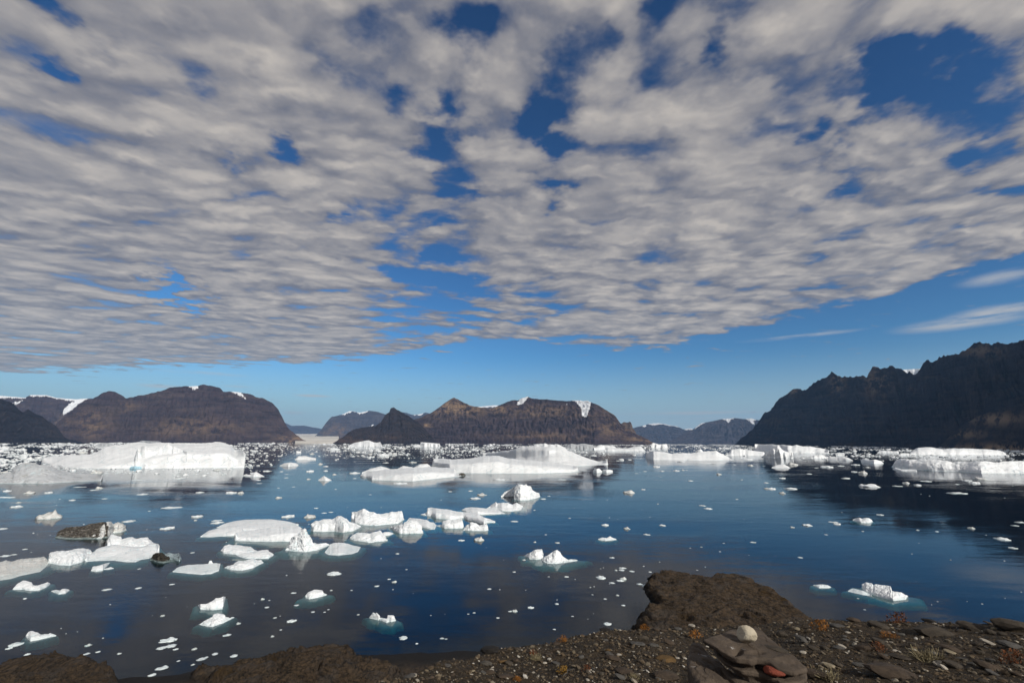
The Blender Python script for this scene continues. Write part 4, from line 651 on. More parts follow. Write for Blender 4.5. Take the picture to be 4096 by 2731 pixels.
# ------------------------------------------------------------------ stones
def stone_mat(name, c1, c2=None, rough=.85, sc=9, lich=0.):
    m, nt = newmat(name); q = N(nt); o = q.pos(); c2 = c2 or tuple(x*.55 for x in c1)
    a = q.noise(o, sc, 6, .7); c = q.mix(q.ss(a, .35, .68), c1, c2)
    c = q.mix(q.m('MULTIPLY', q.ss(q.noise(q.mp(o, (1, 1, 4), (.3, .3, 0)), sc*2.5, 5, .7), .52, .7), .5), c, tuple(x*.35 for x in c1))
    if lich: c = q.mix(q.m('MULTIPLY', q.ss(q.noise(q.mp(o, (.6, 2.4, 2), (0, 0, .5)), sc*.9, 6, .75, .5), .63, .70), lich), c, (.42, .41, .40))
    q.bsdf(c, rough, q.noise(o, sc*5, 5, .7), .6, .02, .25); return m
MS = {'d': stone_mat('dark_shale', (.062, .050, .037)), 'g': stone_mat('grey_stone', (.090, .084, .076)), 'b': stone_mat('brown_stone', (.072, .052, .036)),
      'w': stone_mat('pale_stone', (.40, .36, .30)), 'c': stone_mat('cream_stone', (.30, .25, .17)), 'r': stone_mat('red_stone', (.30, .075, .045)), 'k': stone_mat('black_stone', (.020, .017, .015)),
      'o': stone_mat('ochre_stone', (.12, .072, .028)), 'l': stone_mat('lichen_stone', (.09, .08, .065), lich=.8)}
M_boulder = stone_mat('layered_boulder', (.100, .076, .056), (.056, .042, .031), sc=5, lich=.8)
M_white = stone_mat('white_stone', (.52, .46, .35), (.44, .38, .28), sc=14)
def facet(V, seed, n=9, lo=.62, hi=.92):
    g = np.random.default_rng(seed); nn = g.normal(size=(n, 3)); nn /= np.linalg.norm(nn, axis=1, keepdims=True); dd = g.uniform(lo, hi, n); Q = V.copy()
    for a_, d_ in zip(nn, dd):
        s_ = Q@a_-d_; Q = Q-np.where(s_ > 0, s_*.92, 0)[:, None]*a_
    return Q
sproto = []
for i in range(16):
    Q = facet(IVm, 100+i, 12)+.05*fbm(IVm*2.5+i, 3)[:, None]*IVm; Q *= np.array([1, .75, (.45, .6, .35, .75)[i % 4]]); Q[:, 0] /= (Q[:, 0].max()-Q[:, 0].min()); Q[:, 1] *= .72/(Q[:, 1].max()-Q[:, 1].min()); Q[:, 2] *= .3/(Q[:, 2].max()-Q[:, 2].min())
    sproto.append(Q)
def stone(f, x, y, w, col, seed, asp=None, rot=0., sink=.25, label=None, group=None, name='stone'):
    c = px(f, [(x, y)])[0]; (p_,), (ok,) = hit(c[0], c[1])
    if not ok: return None
    r = math.hypot(p_[0], p_[1]); s = w/FR[f][2]/FX*math.hypot(r, H-p_[2]); Q = sproto[seed % 16]*s
    if asp: Q = Q*np.array([1, 1, asp/.3])
    o = mesh(name, Q, IFm, MS[col], smooth=False); a = math.atan2(p_[0], p_[1])
    o.location = (p_[0]+math.sin(a)*s*.2, p_[1]+math.cos(a)*s*.2, p_[2]+Q[:, 2].max()*(1-2*sink)); o.rotation_euler = (random.uniform(-.15, .15), rot, -a+random.uniform(-.2, .2))
    return tag(o, label, 'stone', group)
NAMED = [('B2', 2160, 1290, 190, 'k', .30, 0, 'black pointed boulder on the left rim of the stony slope', .25), ('B2', 2310, 1225, 190, 'b', .22, 0, 'black-topped brown boulder at the rim, right of the black pointed one', .25),
         ('B2', 1420, 1515, 115, 'g', .25, -.2, 'pale grey slab stone at the lower left of the stony slope', .3), ('B2', 1755, 1412, 75, 'g', .2, 0, 'grey wedge stone below the beach', .3), ('B2', 2270, 1378, 75, 'o', .3, 0, 'ochre-yellow stone below the black boulders', .3),
         ('B2', 2290, 1520, 150, 'b', .2, 0, 'flat brown stone at the bottom, left of the yellow bush', .35), ('B2', 2110, 1400, 130, 'l', .3, 0, 'lichen-spotted stone below the black pointed boulder', .3), ('B2', 2000, 1310, 110, 'd', .3, 0, 'dark low stone left of the black pointed boulder', .3),
         ('B3', 850, 1088, 105, 'k', .35, 0, 'dark humped boulder on the skyline of the slope', .3), ('B3', 1200, 1052, 150, 'g', .25, 0, 'grey-brown slab on the skyline left of the headland', .3), ('B3', 1150, 1218, 150, 'g', .2, 0, 'long pale grey stone in the middle of the slope', .3),
         ('B3', 1300, 1232, 95, 'g', .4, 0, 'rough grey-white mottled stone right of the long pale one', .3), ('B3', 1200, 1168, 90, 'd', .45, 0, 'rounded dark stone above the long pale one', .3), ('B3', 1450, 1200, 90, 'b', .3, .3, 'tilted brown slab upper left of the layered boulder', .3),
         ('B3', 1410, 1360, 195, 'o', .2, 0, 'low rust-brown flat stone left of the layered boulder', .4), ('B3', 925, 1352, 165, 'b', .2, .1, 'flat brown slab in the lower middle of the slope', .35), ('B3', 640, 1338, 50, 'g', .5, 0, 'small grey stone standing on edge', .2),
         ('B3', 983, 1314, 48, 'w', .45, 0, 'small white stone right of the flat brown slab', .2), ('B3', 885, 1273, 50, 'o', .4, 0, 'small yellow stone above the flat brown slab', .2), ('B3', 1045, 1475, 160, 'b', .2, 0, 'brown slab near the bottom of the slope', .3),
         ('B3', 1005, 1525, 120, 'g', .25, .3, 'grey-brown tilted slab at the very bottom', .3), ('B3', 1415, 1530, 220, 'b', .25, 0, 'large rough brown stone at the bottom left of the layered boulder', .35), ('B3', 1450, 1485, 120, 'd', .25, .2, 'dark slab resting above the large rough brown stone', .3),
         ('B3', 1655, 1048, 55, 'w', .4, 0, 'small pale stone above the layered boulder on the rim', .2), ('B3', 1525, 1078, 60, 'g', .4, 0, 'grey rounded stone behind the orange bush', .2), ('B3', 1395, 1090, 60, 'b', .3, 0, 'small brown stone on the upper slope', .2),
         ('B3', 1520, 1342, 35, 'w', .4, 0, 'small white stone hugging the left foot of the layered boulder', .2), ('B3', 1590, 1345, 32, 'w', .5, 0, 'white stone upright against the left side of the layered boulder', .2), ('B3', 205, 1206, 60, 'c', .3, 0, 'pale cream stone at the left rim of the slope', .2),
         ('B3', 1093, 1165, 22, 'w', .3, 0, 'tiny bright white stone above the long pale grey one', .2), ('B3', 300, 1385, 40, 'w', .3, 0, 'small white stone in the left part of the slope', .2), ('B3', 120, 1470, 60, 'd', .3, 0, 'small dark stone at the lower left of the slope', .2), ('B3', 720, 1450, 30, 'w', .4, 0, 'small white stone right of the dead twig', .2),
         ('B4', 130, 1140, 95, 'd', .6, 0, 'dark triangular stone upper right of the layered boulder', .2), ('B4', 318, 1195, 90, 'g', .5, .5, 'grey leaning slab on the slope right of the layered boulder', .2), ('B4', 270, 1080, 42, 'c', .6, 0, 'round cream stone above the leaning slab', .2),
         ('B4', 325, 1293, 48, 'w', .4, 0, 'small white pointed stone right of the layered boulder', .2), ('B4', 680, 1240, 55, 'w', .4, .3, 'white egg-shaped stone in the middle of the right slope', .2), ('B4', 783, 998, 90, 'b', .3, 0, 'pale brown block on the rim of the right slope', .2),
         ('B4', 1230, 980, 150, 'k', .25, 0, 'black flat boulder on the rim in the middle of the right slope', .3), ('B4', 1475, 1005, 80, 'k', .35, 0, 'small black boulder on the rim right of the flat one', .3), ('B4', 1540, 1130, 290, 'd', .27, .1, 'large smooth grey-brown boulder on the right slope', .35),
         ('B4', 1880, 1075, 190, 'd', .3, .1, 'dark angular slab right of the large smooth boulder', .3), ('B4', 1740, 1020, 100, 'k', .4, .5, 'dark pointed slab sticking up on the rim', .2), ('B4', 2250, 1075, 260, 'd', .3, .05, 'big rounded dark boulder at the right end of the rim', .3),
         ('B4', 2040, 1213, 85, 'w', .3, .3, 'bright white stone on the far right slope', .2), ('B4', 2240, 1243, 165, 'g', .25, .1, 'flat pale grey slab near the right edge', .3), ('B4', 1640, 655*2, 0, 'd', .3, 0, '', .2),
         ('B4', 570, 1425, 110, 'c', .3, .2, 'cream-grey stone in the lower middle of the right slope', .25), ('B4', 645, 1412, 85, 'd', .4, .4, 'dark slab leaning on the cream-grey stone', .25), ('B4', 900, 1265, 150, 'b', .35, 0, 'brown triangular slab in the middle of the right slope', .35),
         ('B4', 1225, 1345, 150, 'd', .25, 0, 'dark slab below the middle of the right slope', .35), ('B4', 835, 1405, 80, 'g', .25, 0, 'flat grey-brown stone right of the cream-grey one', .3), ('B4', 1170, 1275, 35, 'w', .4, 0, 'small white stone in the centre of the right slope', .2),
         ('B4', 1720, 1425, 150, 'd', .3, .2, 'dark tilted slab at the lower right', .3), ('B4', 1570, 1415, 60, 'w', .4, .4, 'white stone above the brown slab at the bottom, left of a pair', .2), ('B4', 1620, 1435, 50, 'w', .4, .6, 'white stone above the brown slab at the bottom, right of a pair', .2),
         ('B4', 1180, 1525, 430, 'b', .22, .1, 'large brown slab with a white patch at the bottom of the right slope', .4), ('B4', 1220, 1478, 110, 'w', .2, .1, 'white quartz lump on top of the large brown slab at the bottom', .1), ('B4', 2070, 1490, 75, 'g', .3, .3, 'pale stone in the lower right corner', .2),
         ('B4', 470, 1520, 260, 'b', .25, .1, 'brown slab just right of the layered boulder', .4), ('B4', 2050, 1440, 170, 'b', .3, .2, 'brown slab in the lower right corner', .35), ('B4', 1515, 1300, 60, 'g', .3, 0, 'pale stone above the dry tuft on the right slope', .2),
         ('B4', 630, 1048, 130, 'g', .15, 0, 'long flat pale stone near the rim', .3), ('B4', 1030, 1060, 150, 'd', .25, .2, 'long dark slab below the rim', .3), ('B4', 735, 1105, 40, 'w', .3, 0, 'small white stone left of the orange patches', .2), ('B4', 1700, 1270, 130, 'b', .25, .2, 'red-brown slab on the right slope', .35),
         ('B4', 1685, 1295, 70, 'c', .25, .2, 'cream stone lying on the red-brown slab', .2), ('B4', 420, 1260, 100, 'd', .35, .2, 'dark stone below the leaning grey slab', .3), ('B4', 400, 975, 120, 'k', .3, 0, 'black boulder where the headland meets the slope', .3)]
for i, (f, x, y, w, c_, asp, rot, lb, sk) in enumerate(NAMED):
    if w: stone(f, x, y, w*(.78 if w > 90 else .9), c_, i*5+3, asp, rot, sk, lb)
rs_ = np.random.default_rng(21)
SG = {'w': 'small pale stone scattered over the stony slope', 'c': 'small cream stone scattered over the stony slope', 'g': 'grey stone scattered over the stony slope', 'b': 'brown stone scattered over the stony slope', 'd': 'dark stone scattered over the stony slope'}
SGG = {'w': 'small pale stones on the slope', 'c': 'small cream stones on the slope', 'g': 'grey stones on the slope', 'b': 'brown stones on the slope', 'd': 'dark stones on the slope'}
for i in range(230):
    x = rs_.uniform(1560, 4090); y = rs_.uniform(2490, 2728)
    cc = 'wcggbbddd'[rs_.integers(0, 9)]; w = rs_.uniform(7, 13) if cc in 'wc' else np.exp(rs_.normal(2.95, .3))
    if 2740 < x < 3240 and y > 2500: continue
    stone('S', x, y, w, cc, int(rs_.integers(0, 999)), rs_.uniform(.2, .5), rs_.uniform(-.4, .4), .28, SG[cc], SGG[cc])
# gravel: countless pebbles in one object, coloured per pebble
def gravel():
    n = 30000; g = np.random.default_rng(5)
    a = g.uniform(math.radians(-26), math.radians(50), n); r = 3.2*np.exp(g.uniform(0, 1, n)*math.log(16/3.2))
    x = r*np.sin(a); y = r*np.cos(a); re = np.interp(a, _ea, _er); k = r < re+.8; x, y, r = x[k], y[k], r[k]; n = len(x)
    z = ground_z(x, y); s = np.exp(g.normal(-3.75, .6, n))*(.65+r/14); s = np.minimum(s, .13)
    tmpl = np.array([facet(IV2, 300+i, 8, .5, .9)*np.array([1, .8, .5]) for i in range(20)])
    Q = tmpl[g.integers(0, 20, n)]*(s*.5)[:, None, None]; t = g.uniform(0, 6.28, n); ca, sa = np.cos(t)[:, None], np.sin(t)[:, None]; ti = g.uniform(-.5, .5, n)[:, None]
    X_ = Q[..., 0]*ca-Q[..., 1]*sa; Y_ = Q[..., 0]*sa+Q[..., 1]*ca; Z_ = Q[..., 2]+X_*ti
    V = np.stack([X_+x[:, None], Y_+y[:, None], Z_+(z+s*.08)[:, None]], -1); nv = V.shape[1]
    F = (IF2[None]+(np.arange(n)*nv)[:, None, None]).reshape(-1, 3)
    m, nt = newmat('gravel_mix'); q = N(nt); at = q.attr('tone')
    ramp = q.n('ShaderNodeValToRGB', {0: at}); cr = ramp.color_ramp; cr.interpolation = 'LINEAR'
    cols = [(0, (.028, .021, .013)), (.3, (.068, .049, .030)), (.55, (.105, .073, .042)), (.74, (.098, .082, .060)), (.90, (.16, .125, .08)), (.955, (.28, .25, .20)), (1, (.50, .47, .42))]
    while len(cr.elements) < len(cols): cr.elements.new(.5)
    for e_, (p_, c_) in zip(cr.elements, cols): e_.position = p_; e_.color = (*c_, 1)
    c = q.mix(q.m('MULTIPLY', q.ss(q.noise(q.pos(), 40, 4, .7), .45, .7), .5), ramp.outputs[0], (.02, .017, .014))
    q.bsdf(c, .9, q.noise(q.pos(), 60, 3, .6), .5, .01, .25)
    tone = np.repeat(g.uniform(0, 1, n), nv)
    tag(mesh('gravel', V.reshape(-1, 3), F, m, smooth=False, attrs={'tone': tone}), 'countless small mixed pebbles covering the slope', 'gravel', None, 'stuff')
gravel()
# ------------------------------------------------------------------ layered boulder and what lies on it
def slab(name, f, poly, z, under=.25, thick=.18, tilt=(0, 0), mat=None, seed=1, rough=.02, bevel=.03, nr=34, parent=None, dents=()):
    """irregular rock sheet: outline at height z, domed top, thickness with an overhang below"""
    q_ = px(f, poly); pts = on_plane(q_[:, 0], q_[:, 1], z)[:, :2]; c = pts.mean(0)
    for it in range(1):
        pz = z+(pts-c)@np.array(tilt); pts = np.array([on_plane(a_[0], a_[1], zz_)[:2] for a_, zz_ in zip(q_, pz)])
    n = 150; L = np.concatenate([[0], np.cumsum(np.linalg.norm(np.diff(np.vstack([pts, pts[:1]]), axis=0), axis=1))])
    s_ = np.linspace(0, L[-1], n, endpoint=False); cl = np.vstack([pts, pts[:1]]); ring = np.stack([np.interp(s_, L, cl[:, 0]), np.interp(s_, L, cl[:, 1])], 1)
    ring = ring+(.012*fbm(v3(ring[:, 0]*14, ring[:, 1]*14, seed), 4, .6))[:, None]*np.array([1, .6])
    rows = []
    for k in np.linspace(0.02, 1, nr): P_ = c+(ring-c)*k; rows.append(np.stack([P_[:, 0], P_[:, 1], z+(P_-c)@np.array(tilt)-bevel*k**8], -1))
    for k, (sc_, dz) in enumerate([(1.005, -.25), (1.0, -.5), (.985, -.75), (.95, -1.), (.95-under*.5, -1.25), (.95-under, -1.8), (.9-under, -2.6)]):
        P_ = c+(ring-c)*sc_; rows.append(np.stack([P_[:, 0], P_[:, 1], z+(P_-c)@np.array(tilt)-bevel+dz*thick], -1))
    V = np.array(rows); Q = V*np.array([5, 5, 16.])+seed*3
    lay = fbm(V*np.array([2, 2, 26.])+seed, 3)
    V[..., :2] += ((V[..., :2]-c)*(lay*.05)[..., None])*(np.arange(len(rows)) > nr-3)[:, None, None]
    Zf = fbm(Q*.7, 5, .6)*rough+np.floor(fbm(V*np.array([3, 3, 1])+seed*2, 3)*4)/4*rough*.9
    V[..., 2] += Zf
    for (ex, ey, ea, eb, dz_) in dents:
        X_, Y_ = project(V); q2 = ((X_-FR[f][0])*FR[f][2]-ex)**2/ea**2+((Y_-FR[f][1])*FR[f][2]-ey)**2/eb**2; V[..., 2] -= dz_*np.exp(-q2**2)
    return mesh(name, V.transpose(1, 0, 2), gridF(n, len(rows), wrap=True), mat or M_boulder, parent=parent)
zt = H-1.52
bo = bpy.data.objects.new('layered_boulder', None); COL.objects.link(bo); tag(bo, 'large layered dark boulder with white streaks carrying a white stone and a red stone', 'boulder')
top_ = slab('upper_slab', 'E', [(430, 270), (560, 240), (720, 210), (900, 125), (1080, 115), (1270, 92), (1350, 150), (1500, 285), (1720, 450), (1950, 610), (2062, 700), (2040, 730), (1880, 770), (1740, 750), (1600, 715), (1480, 650), (1380, 610), (1280, 590), (1190, 615), (1080, 590), (960, 575), (830, 520), (700, 450), (600, 380)], zt, tilt=(-.10, .04), thick=.035, under=.30, seed=2, rough=.016, bevel=.006, dents=[(960, 480, 90, 60, .05), (1250, 500, 170, 30, .015), (1750, 590, 180, 60, -.012)])
mid_ = slab('middle_slab', 'E', [(600, 440), (900, 500), (1300, 560), (1900, 700), (2060, 790), (2060, 900), (1900, 960), (1650, 930), (1450, 850), (1250, 800), (1050, 775), (900, 700), (740, 590)], zt-.085, tilt=(-.10, .05), thick=.03, under=.25, seed=5, rough=.014, bevel=.006)
bot_ = slab('bottom_slab', 'E', [(700, 700), (1000, 800), (1400, 900), (1700, 950), (2070, 930), (2075, 1400), (1300, 1400), (1000, 1000)], zt-.17, tilt=(-.08, .06), thick=.10, under=.1, seed=11, rough=.02, bevel=.01)
low_ = slab('lower_slab', 'E', [(180, 540), (215, 400), (245, 310), (300, 285), (385, 320), (500, 430), (700, 600), (900, 800), (1200, 980), (1500, 1300), (700, 1500), (420, 1250), (330, 900), (190, 680)], zt-.16, tilt=(-.30, .06), thick=.38, under=.02, seed=8, rough=.035, bevel=.03)
bot_.parent = bo
for o in (top_, mid_, low_): o.parent = bo
def on_boulder(f, x, y, w, z, col, seed, asp, label, name='stone', sy=.8, facets=11):
    c = px(f, [(x, y)])[0]; p_ = on_plane(c[0], c[1], z); r = math.hypot(p_[0], p_[1]); s = w/FR[f][2]/FX*math.hypot(r, H-z)
    Q = facet(IV, seed, facets, .66, .95); Q[:, 0] /= (Q[:, 0].max()-Q[:, 0].min()); Q[:, 1] *= sy/2; Q[:, 2] *= asp/(Q[:, 2].max()-Q[:, 2].min()); Q *= s
    Q += fbm(Q/s*6, 3)[:, None]*.012*s
    o = mesh(name, Q, IF, col, smooth=False); a = math.atan2(p_[0], p_[1]); o.location = (p_[0], p_[1]+.0, z-Q[:, 2].min()-.006); o.rotation_euler = (0, 0, -a); return tag(o, label, 'stone')
on_boulder('E', 1135, 350, 225, zt+.012, M_white, 51, .88, 'large cream-white stone placed on top of the layered boulder')
on_boulder('E', 1560, 850, 225, zt-.082, MS['r'], 57, .42, 'red angular stone lying on a lower ledge of the layered boulder', sy=.7, facets=8)
on_boulder('E', 1560, 465, 290, zt-.03, MS['d'], 63, .16, 'flat lens-shaped dark stone lying right of the cream-white one', sy=.5)
# ------------------------------------------------------------------ tundra plants and dead twigs
def leafmat(n, c1, c2):
    m, nt = newmat(n); q = N(nt); q.bsdf(q.mix(q.ss(q.noise(q.pos(), 30, 3, .6), .4, .6), c1, c2), .8); return m
ML = {'o': leafmat('orange_leaves', (.30, .12, .015), (.16, .06, .01)), 'y': leafmat('yellow_leaves', (.34, .19, .02), (.20, .10, .015)), 't': leafmat('dry_grass', (.26, .22, .13), (.16, .13, .07)), 'r': leafmat('rust_leaves', (.16, .05, .015), (.09, .035, .012))}
def tuft(f, x, y, w, kind, label, name='shrub', cat='shrub', hh=.45, n=260):
    c = px(f, [(x, y)])[0]; (p_,), (ok,) = hit(c[0], c[1])
    if not ok: return
    g = np.random.default_rng(int(x*7+y)); s = w/FR[f][2]/FX*math.hypot(math.hypot(p_[0], p_[1]), H-p_[2])
    t = g.uniform(0, 6.28, n); rr = s*.5*np.sqrt(g.uniform(0, 1, n))*(.7+.3*np.sin(t*3+x)); cx_ = rr*np.cos(t); cy_ = rr*np.sin(t)*.8
    hz = g.uniform(0, 1, n)*s*hh*(1-(rr/(s*.55))**2*.6)
    V, F = [], []
    gz = ground_z(p_[0]+cx_, p_[1]+cy_)-p_[2]
    for i in range(n):
        b_ = np.array([cx_[i], cy_[i], gz[i]+(hz[i] if kind != 't' else 0)]); d1 = g.normal(size=3); d1[2] = abs(d1[2])+.3; d1 /= np.linalg.norm(d1); d2 = np.cross(d1, g.normal(size=3)); d2 /= np.linalg.norm(d2)
        l_ = (.012+.02*g.random())*(1 if kind != 't' else 4.5)*max(.6, s/.3); w2 = l_*(.35 if kind != 't' else .05); k = len(V)
        V += [b_-d2*w2*.5, b_+d2*w2*.5, b_+d1*l_+d2*w2*.3, b_+d1*l_-d2*w2*.3]; F.append([k, k+1, k+2, k+3])
    o = mesh(name, np.array(V), F, ML[kind], smooth=False); o.location = p_.tolist(); return tag(o, label, cat)
for a_ in [('B3', 470, 1470, 110, 'y', 'yellow-orange dwarf bush beside the dead twig'), ('B3', 470, 1185, 100, 'o', 'orange dwarf bush on the left rim of the slope'), ('B3', 1215, 1080, 95, 'o', 'orange plant growing around the grey-brown slab on the skyline'),
           ('B3', 1680, 1150, 125, 'o', 'bright orange bush just above the layered boulder'), ('B3', 1655, 1500, 60, 'y', 'yellow plant at the left foot of the layered boulder'), ('B3', 50, 1545, 70, 'o', 'orange plant in the bottom left of the slope'),
           ('B3', 690, 1450, 90, 'r', 'rust-red creeping plant right of the yellow-orange bush'), ('B3', 190, 1305, 80, 'r', 'rust-red patch of leaves at the left of the slope'), ('B4', 490, 1085, 150, 'o', 'orange bush on the right slope near the black boulder'),
           ('B4', 1085, 1145, 90, 'o', 'left of two orange patches below the long dark slab'), ('B4', 1165, 1152, 60, 'o', 'right of two orange patches below the long dark slab'), ('B4', 1025, 1270, 120, 'r', 'rust-brown bush in the middle of the right slope'),
           ('B4', 1200, 1015, 150, 'r', 'rust patch of leaves on the rim of the right slope'), ('B4', 2260, 1385, 160, 'r', 'rust-red patch of leaves at the right edge')]: tuft(*a_)
for a_ in [('B4', 1460, 1350, 170, 't', 'dry pale grass tuft on the right slope'), ('B4', 560, 1535, 170, 't', 'dry grass tuft at the bottom right of the layered boulder'), ('B3', 1125, 1530, 60, 't', 'small dry grass tuft at the bottom of the slope'), ('B3', 230, 1350, 110, 't', 'thin dry grass at the left of the slope')]: tuft(*a_, name='grass_tuft', cat='grass tuft', hh=.1, n=170)
def twig(f, x0, y0, x1, y1, label):
    a_ = px(f, [(x0, y0), (x1, y1)]); (p0, p1), ok = hit(a_[:, 0], a_[:, 1])
    if not ok.all(): return
    t = np.linspace(0, 1, 14); ang = np.linspace(0, 2*math.pi, 7)[:-1]; C_ = p0+(p1-p0)*t[:, None]; C_[:, 2] += .02+.03*np.sin(t*3.1)+.01*np.sin(t*17); C_[:, 0] += .02*np.sin(t*9)
    rad = .011*(1-.6*t); V = C_[:, None, :]+rad[:, None, None]*np.stack([np.cos(ang)*.7, 0*ang+np.cos(ang)*.7, np.sin(ang)], -1)[None]
    o = mesh('twig', V.transpose(1, 0, 2), gridF(6, 14, wrap=True), MS['g']); recenter(o); tag(o, label, 'twig')
twig('B3', 475, 1507, 570, 1452, 'grey dead twig beside the yellow-orange dwarf bush')
# ------------------------------------------------------------------ water
def sheet(name, R, z, n=48):
    a = np.linspace(0, 2*math.pi, n+1)[:-1]; rr = np.concatenate([[1], np.geomspace(50, R, 24)])
    V = np.stack([np.outer(np.sin(a), rr), np.outer(np.cos(a), rr), np.full((n, len(rr)), z)], -1); return V, gridF(n, len(rr), wrap=True)
RW = 34000
m, nt = newmat('sea_water'); q = N(nt); o_ = q.pos()
g1 = q.noise(q.mp(o_, (1, 1.6, 1)), .9, 4, .6); g2 = q.noise(q.mp(o_, (1, 2.5, 1), (0, 0, .3)), .09, 4, .6); calm = q.ss(q.noise(q.mp(o_, (1, 2.2, 1), (0, 0, .15)), .011, 4, .55), .38, .66)
hgt = q.m('MULTIPLY', q.m('ADD', q.m('MULTIPLY', g1, .030), q.m('MULTIPLY', g2, .16)), q.m('ADD', q.m('MULTIPLY', calm, 1.15), .12))
bn = q.n('ShaderNodeBump', {'Height': hgt, 'Strength': .55, 'Distance': 1.}).outputs[0]
fr = q.n('ShaderNodeFresnel', {'IOR': 1.33, 'Normal': bn}).outputs[0]
gl = q.n('ShaderNodeBsdfGlossy', {'Color': (.86, .88, .90, 1), 'Roughness': .045, 'Normal': bn})
di = q.n('ShaderNodeBsdfDiffuse', {'Color': (.002, .022, .058, 1)})
tr = q.n('ShaderNodeBsdfTransparent', {'Color': (.85, 1., 1., 1)})
under = q.n('ShaderNodeMixShader', {0: .90, 1: di.outputs[0], 2: tr.outputs[0]})
mx = q.n('ShaderNodeMixShader', {0: fr, 1: under.outputs[0], 2: gl.outputs[0]}); 
ab = q.n('ShaderNodeVolumeAbsorption', {'Color': (.0, .90, .875, 1), 'Density': 1.0})
q.n('ShaderNodeOutputMaterial', {'Surface': mx.outputs[0], 'Volume': ab.outputs[0]})
n = 64; a = np.linspace(0, 2*math.pi, n+1)[:-1]; rows = [(1, 0), (60, 0), (600, 0), (6000, 0), (RW, 0), (RW, -9.), (6000, -9.), (60, -9.), (1, -9.)]
V = np.stack([np.stack([np.sin(a)*r_, np.cos(a)*r_, np.full(n, z_)], -1) for r_, z_ in rows], 1)
V = V.reshape(-1, 3); F = gridF(n, len(rows), wrap=True)
import bmesh
wo = mesh('water', V, F, m, smooth=False)
bm = bmesh.new(); bm.from_mesh(wo.data); bmesh.ops.holes_fill(bm, edges=[e for e in bm.edges if e.is_boundary], sides=0); bmesh.ops.recalc_face_normals(bm, faces=bm.faces); bm.to_mesh(wo.data); bm.free()
tag(wo, 'calm dark blue fjord water', None, None, 'structure')
m, nt = newmat('sea_floor'); q = N(nt); q.bsdf(q.mix(q.noise(q.pos(), .05, 4), (.006, .016, .026), (.008, .022, .034)), 1.)
V, F = sheet('sea_floor', RW+500, -10.); tag(mesh('sea_floor', V, F, m), 'dark sea floor under the water', None, None, 'structure')
# ------------------------------------------------------------------ haze
HAZE = 2.0e-5
m, nt = newmat('air_haze'); q = N(nt)
pv = q.n('ShaderNodeVolumePrincipled', {'Color': (.27, .55, 1., 1), 'Density': HAZE, 'Anisotropy': .0}); q.n('ShaderNodeOutputMaterial', {'Volume': pv.outputs[0]})
me = bpy.data.meshes.new('haze'); r_ = 40000.
me.from_pydata([(x, y, z) for x in (-r_, r_) for y in (-r_, r_) for z in (-12, 2300)], [], [(0, 1, 3, 2), (4, 6, 7, 5), (0, 4, 5, 1), (2, 3, 7, 6), (0, 2, 6, 4), (1, 5, 7, 3)]); me.materials.append(m)
hz = bpy.data.objects.new('haze', me); COL.objects.link(hz); tag(hz, None, None, None, 'stuff')
# ------------------------------------------------------------------ sun
SUN_AZ, SUN_EL = 140., 29.   # clockwise from the view direction
sd = np.array([math.sin(math.radians(SUN_AZ))*math.cos(math.radians(SUN_EL)), math.cos(math.radians(SUN_AZ))*math.cos(math.radians(SUN_EL)), math.sin(math.radians(SUN_EL))])
L = bpy.data.lights.new('sun', 'SUN'); L.energy = 4.2; L.angle = math.radians(.53); L.color = (1, .95, .87); so = bpy.data.objects.new('sun', L); COL.objects.link(so)
from mathutils import Vector
so.rotation_euler = Vector((-sd).tolist()).to_track_quat('-Z', 'Y').to_euler()
# ------------------------------------------------------------------ sky and cloud layer (on the world)
w = bpy.data.worlds.new('World'); S.world = w; w.use_nodes = True; nt = w.node_tree; nt.nodes.clear(); q = N(nt)
sky = q.n('ShaderNodeTexSky', sky_type='NISHITA'); sky.sun_disc = False; sky.sun_elevation = math.radians(SUN_EL); sky.sun_rotation = math.radians(SUN_AZ); sky.altitude = 30; sky.air_density = 1.; sky.dust_density = .1; sky.ozone_density = 3.0
SK = .105
D = q.n('ShaderNodeTexCoord').outputs['Generated']; Dn = q.vm('NORMALIZE', D)
sx = q.n('ShaderNodeSeparateXYZ', {0: Dn}); dx, dy, dz = sx.outputs
K0 = .035
zc = q.m('ADD', q.m('MAXIMUM', dz, 0.), K0); Pp = q.n('ShaderNodeCombineXYZ', {0: q.m('DIVIDE', dx, zc), 1: q.m('DIVIDE', dy, zc), 2: 0.}).outputs[0]
ps = q.n('ShaderNodeSeparateXYZ', {0: Pp}); PX, PY = ps.outputs[0], ps.outputs[1]
def plan(px_, py_): d = ray(np.array(float(px_)), np.array(float(py_))); return d[:2]/(max(d[2], 0)+K0)
side = q.ss(PX, -.75, .55)
warp = q.n('ShaderNodeTexNoise', {'Vector': Pp, 'Scale': .9, 'Detail': 2.}).outputs['Color']
Pw = q.vm('ADD', Pp, q.vm('SCALE', q.vm('SUBTRACT', warp, (.5, .5, .5)), (0, 0, 0))); Pw.node.inputs[1].default_value
sc = q.n('ShaderNodeVectorMath', {0: q.vm('SUBTRACT', warp, (.5, .5, .5))}, operation='SCALE'); sc.inputs['Scale'].default_value = .5
Pw = q.vm('ADD', Pp, sc.outputs[0])
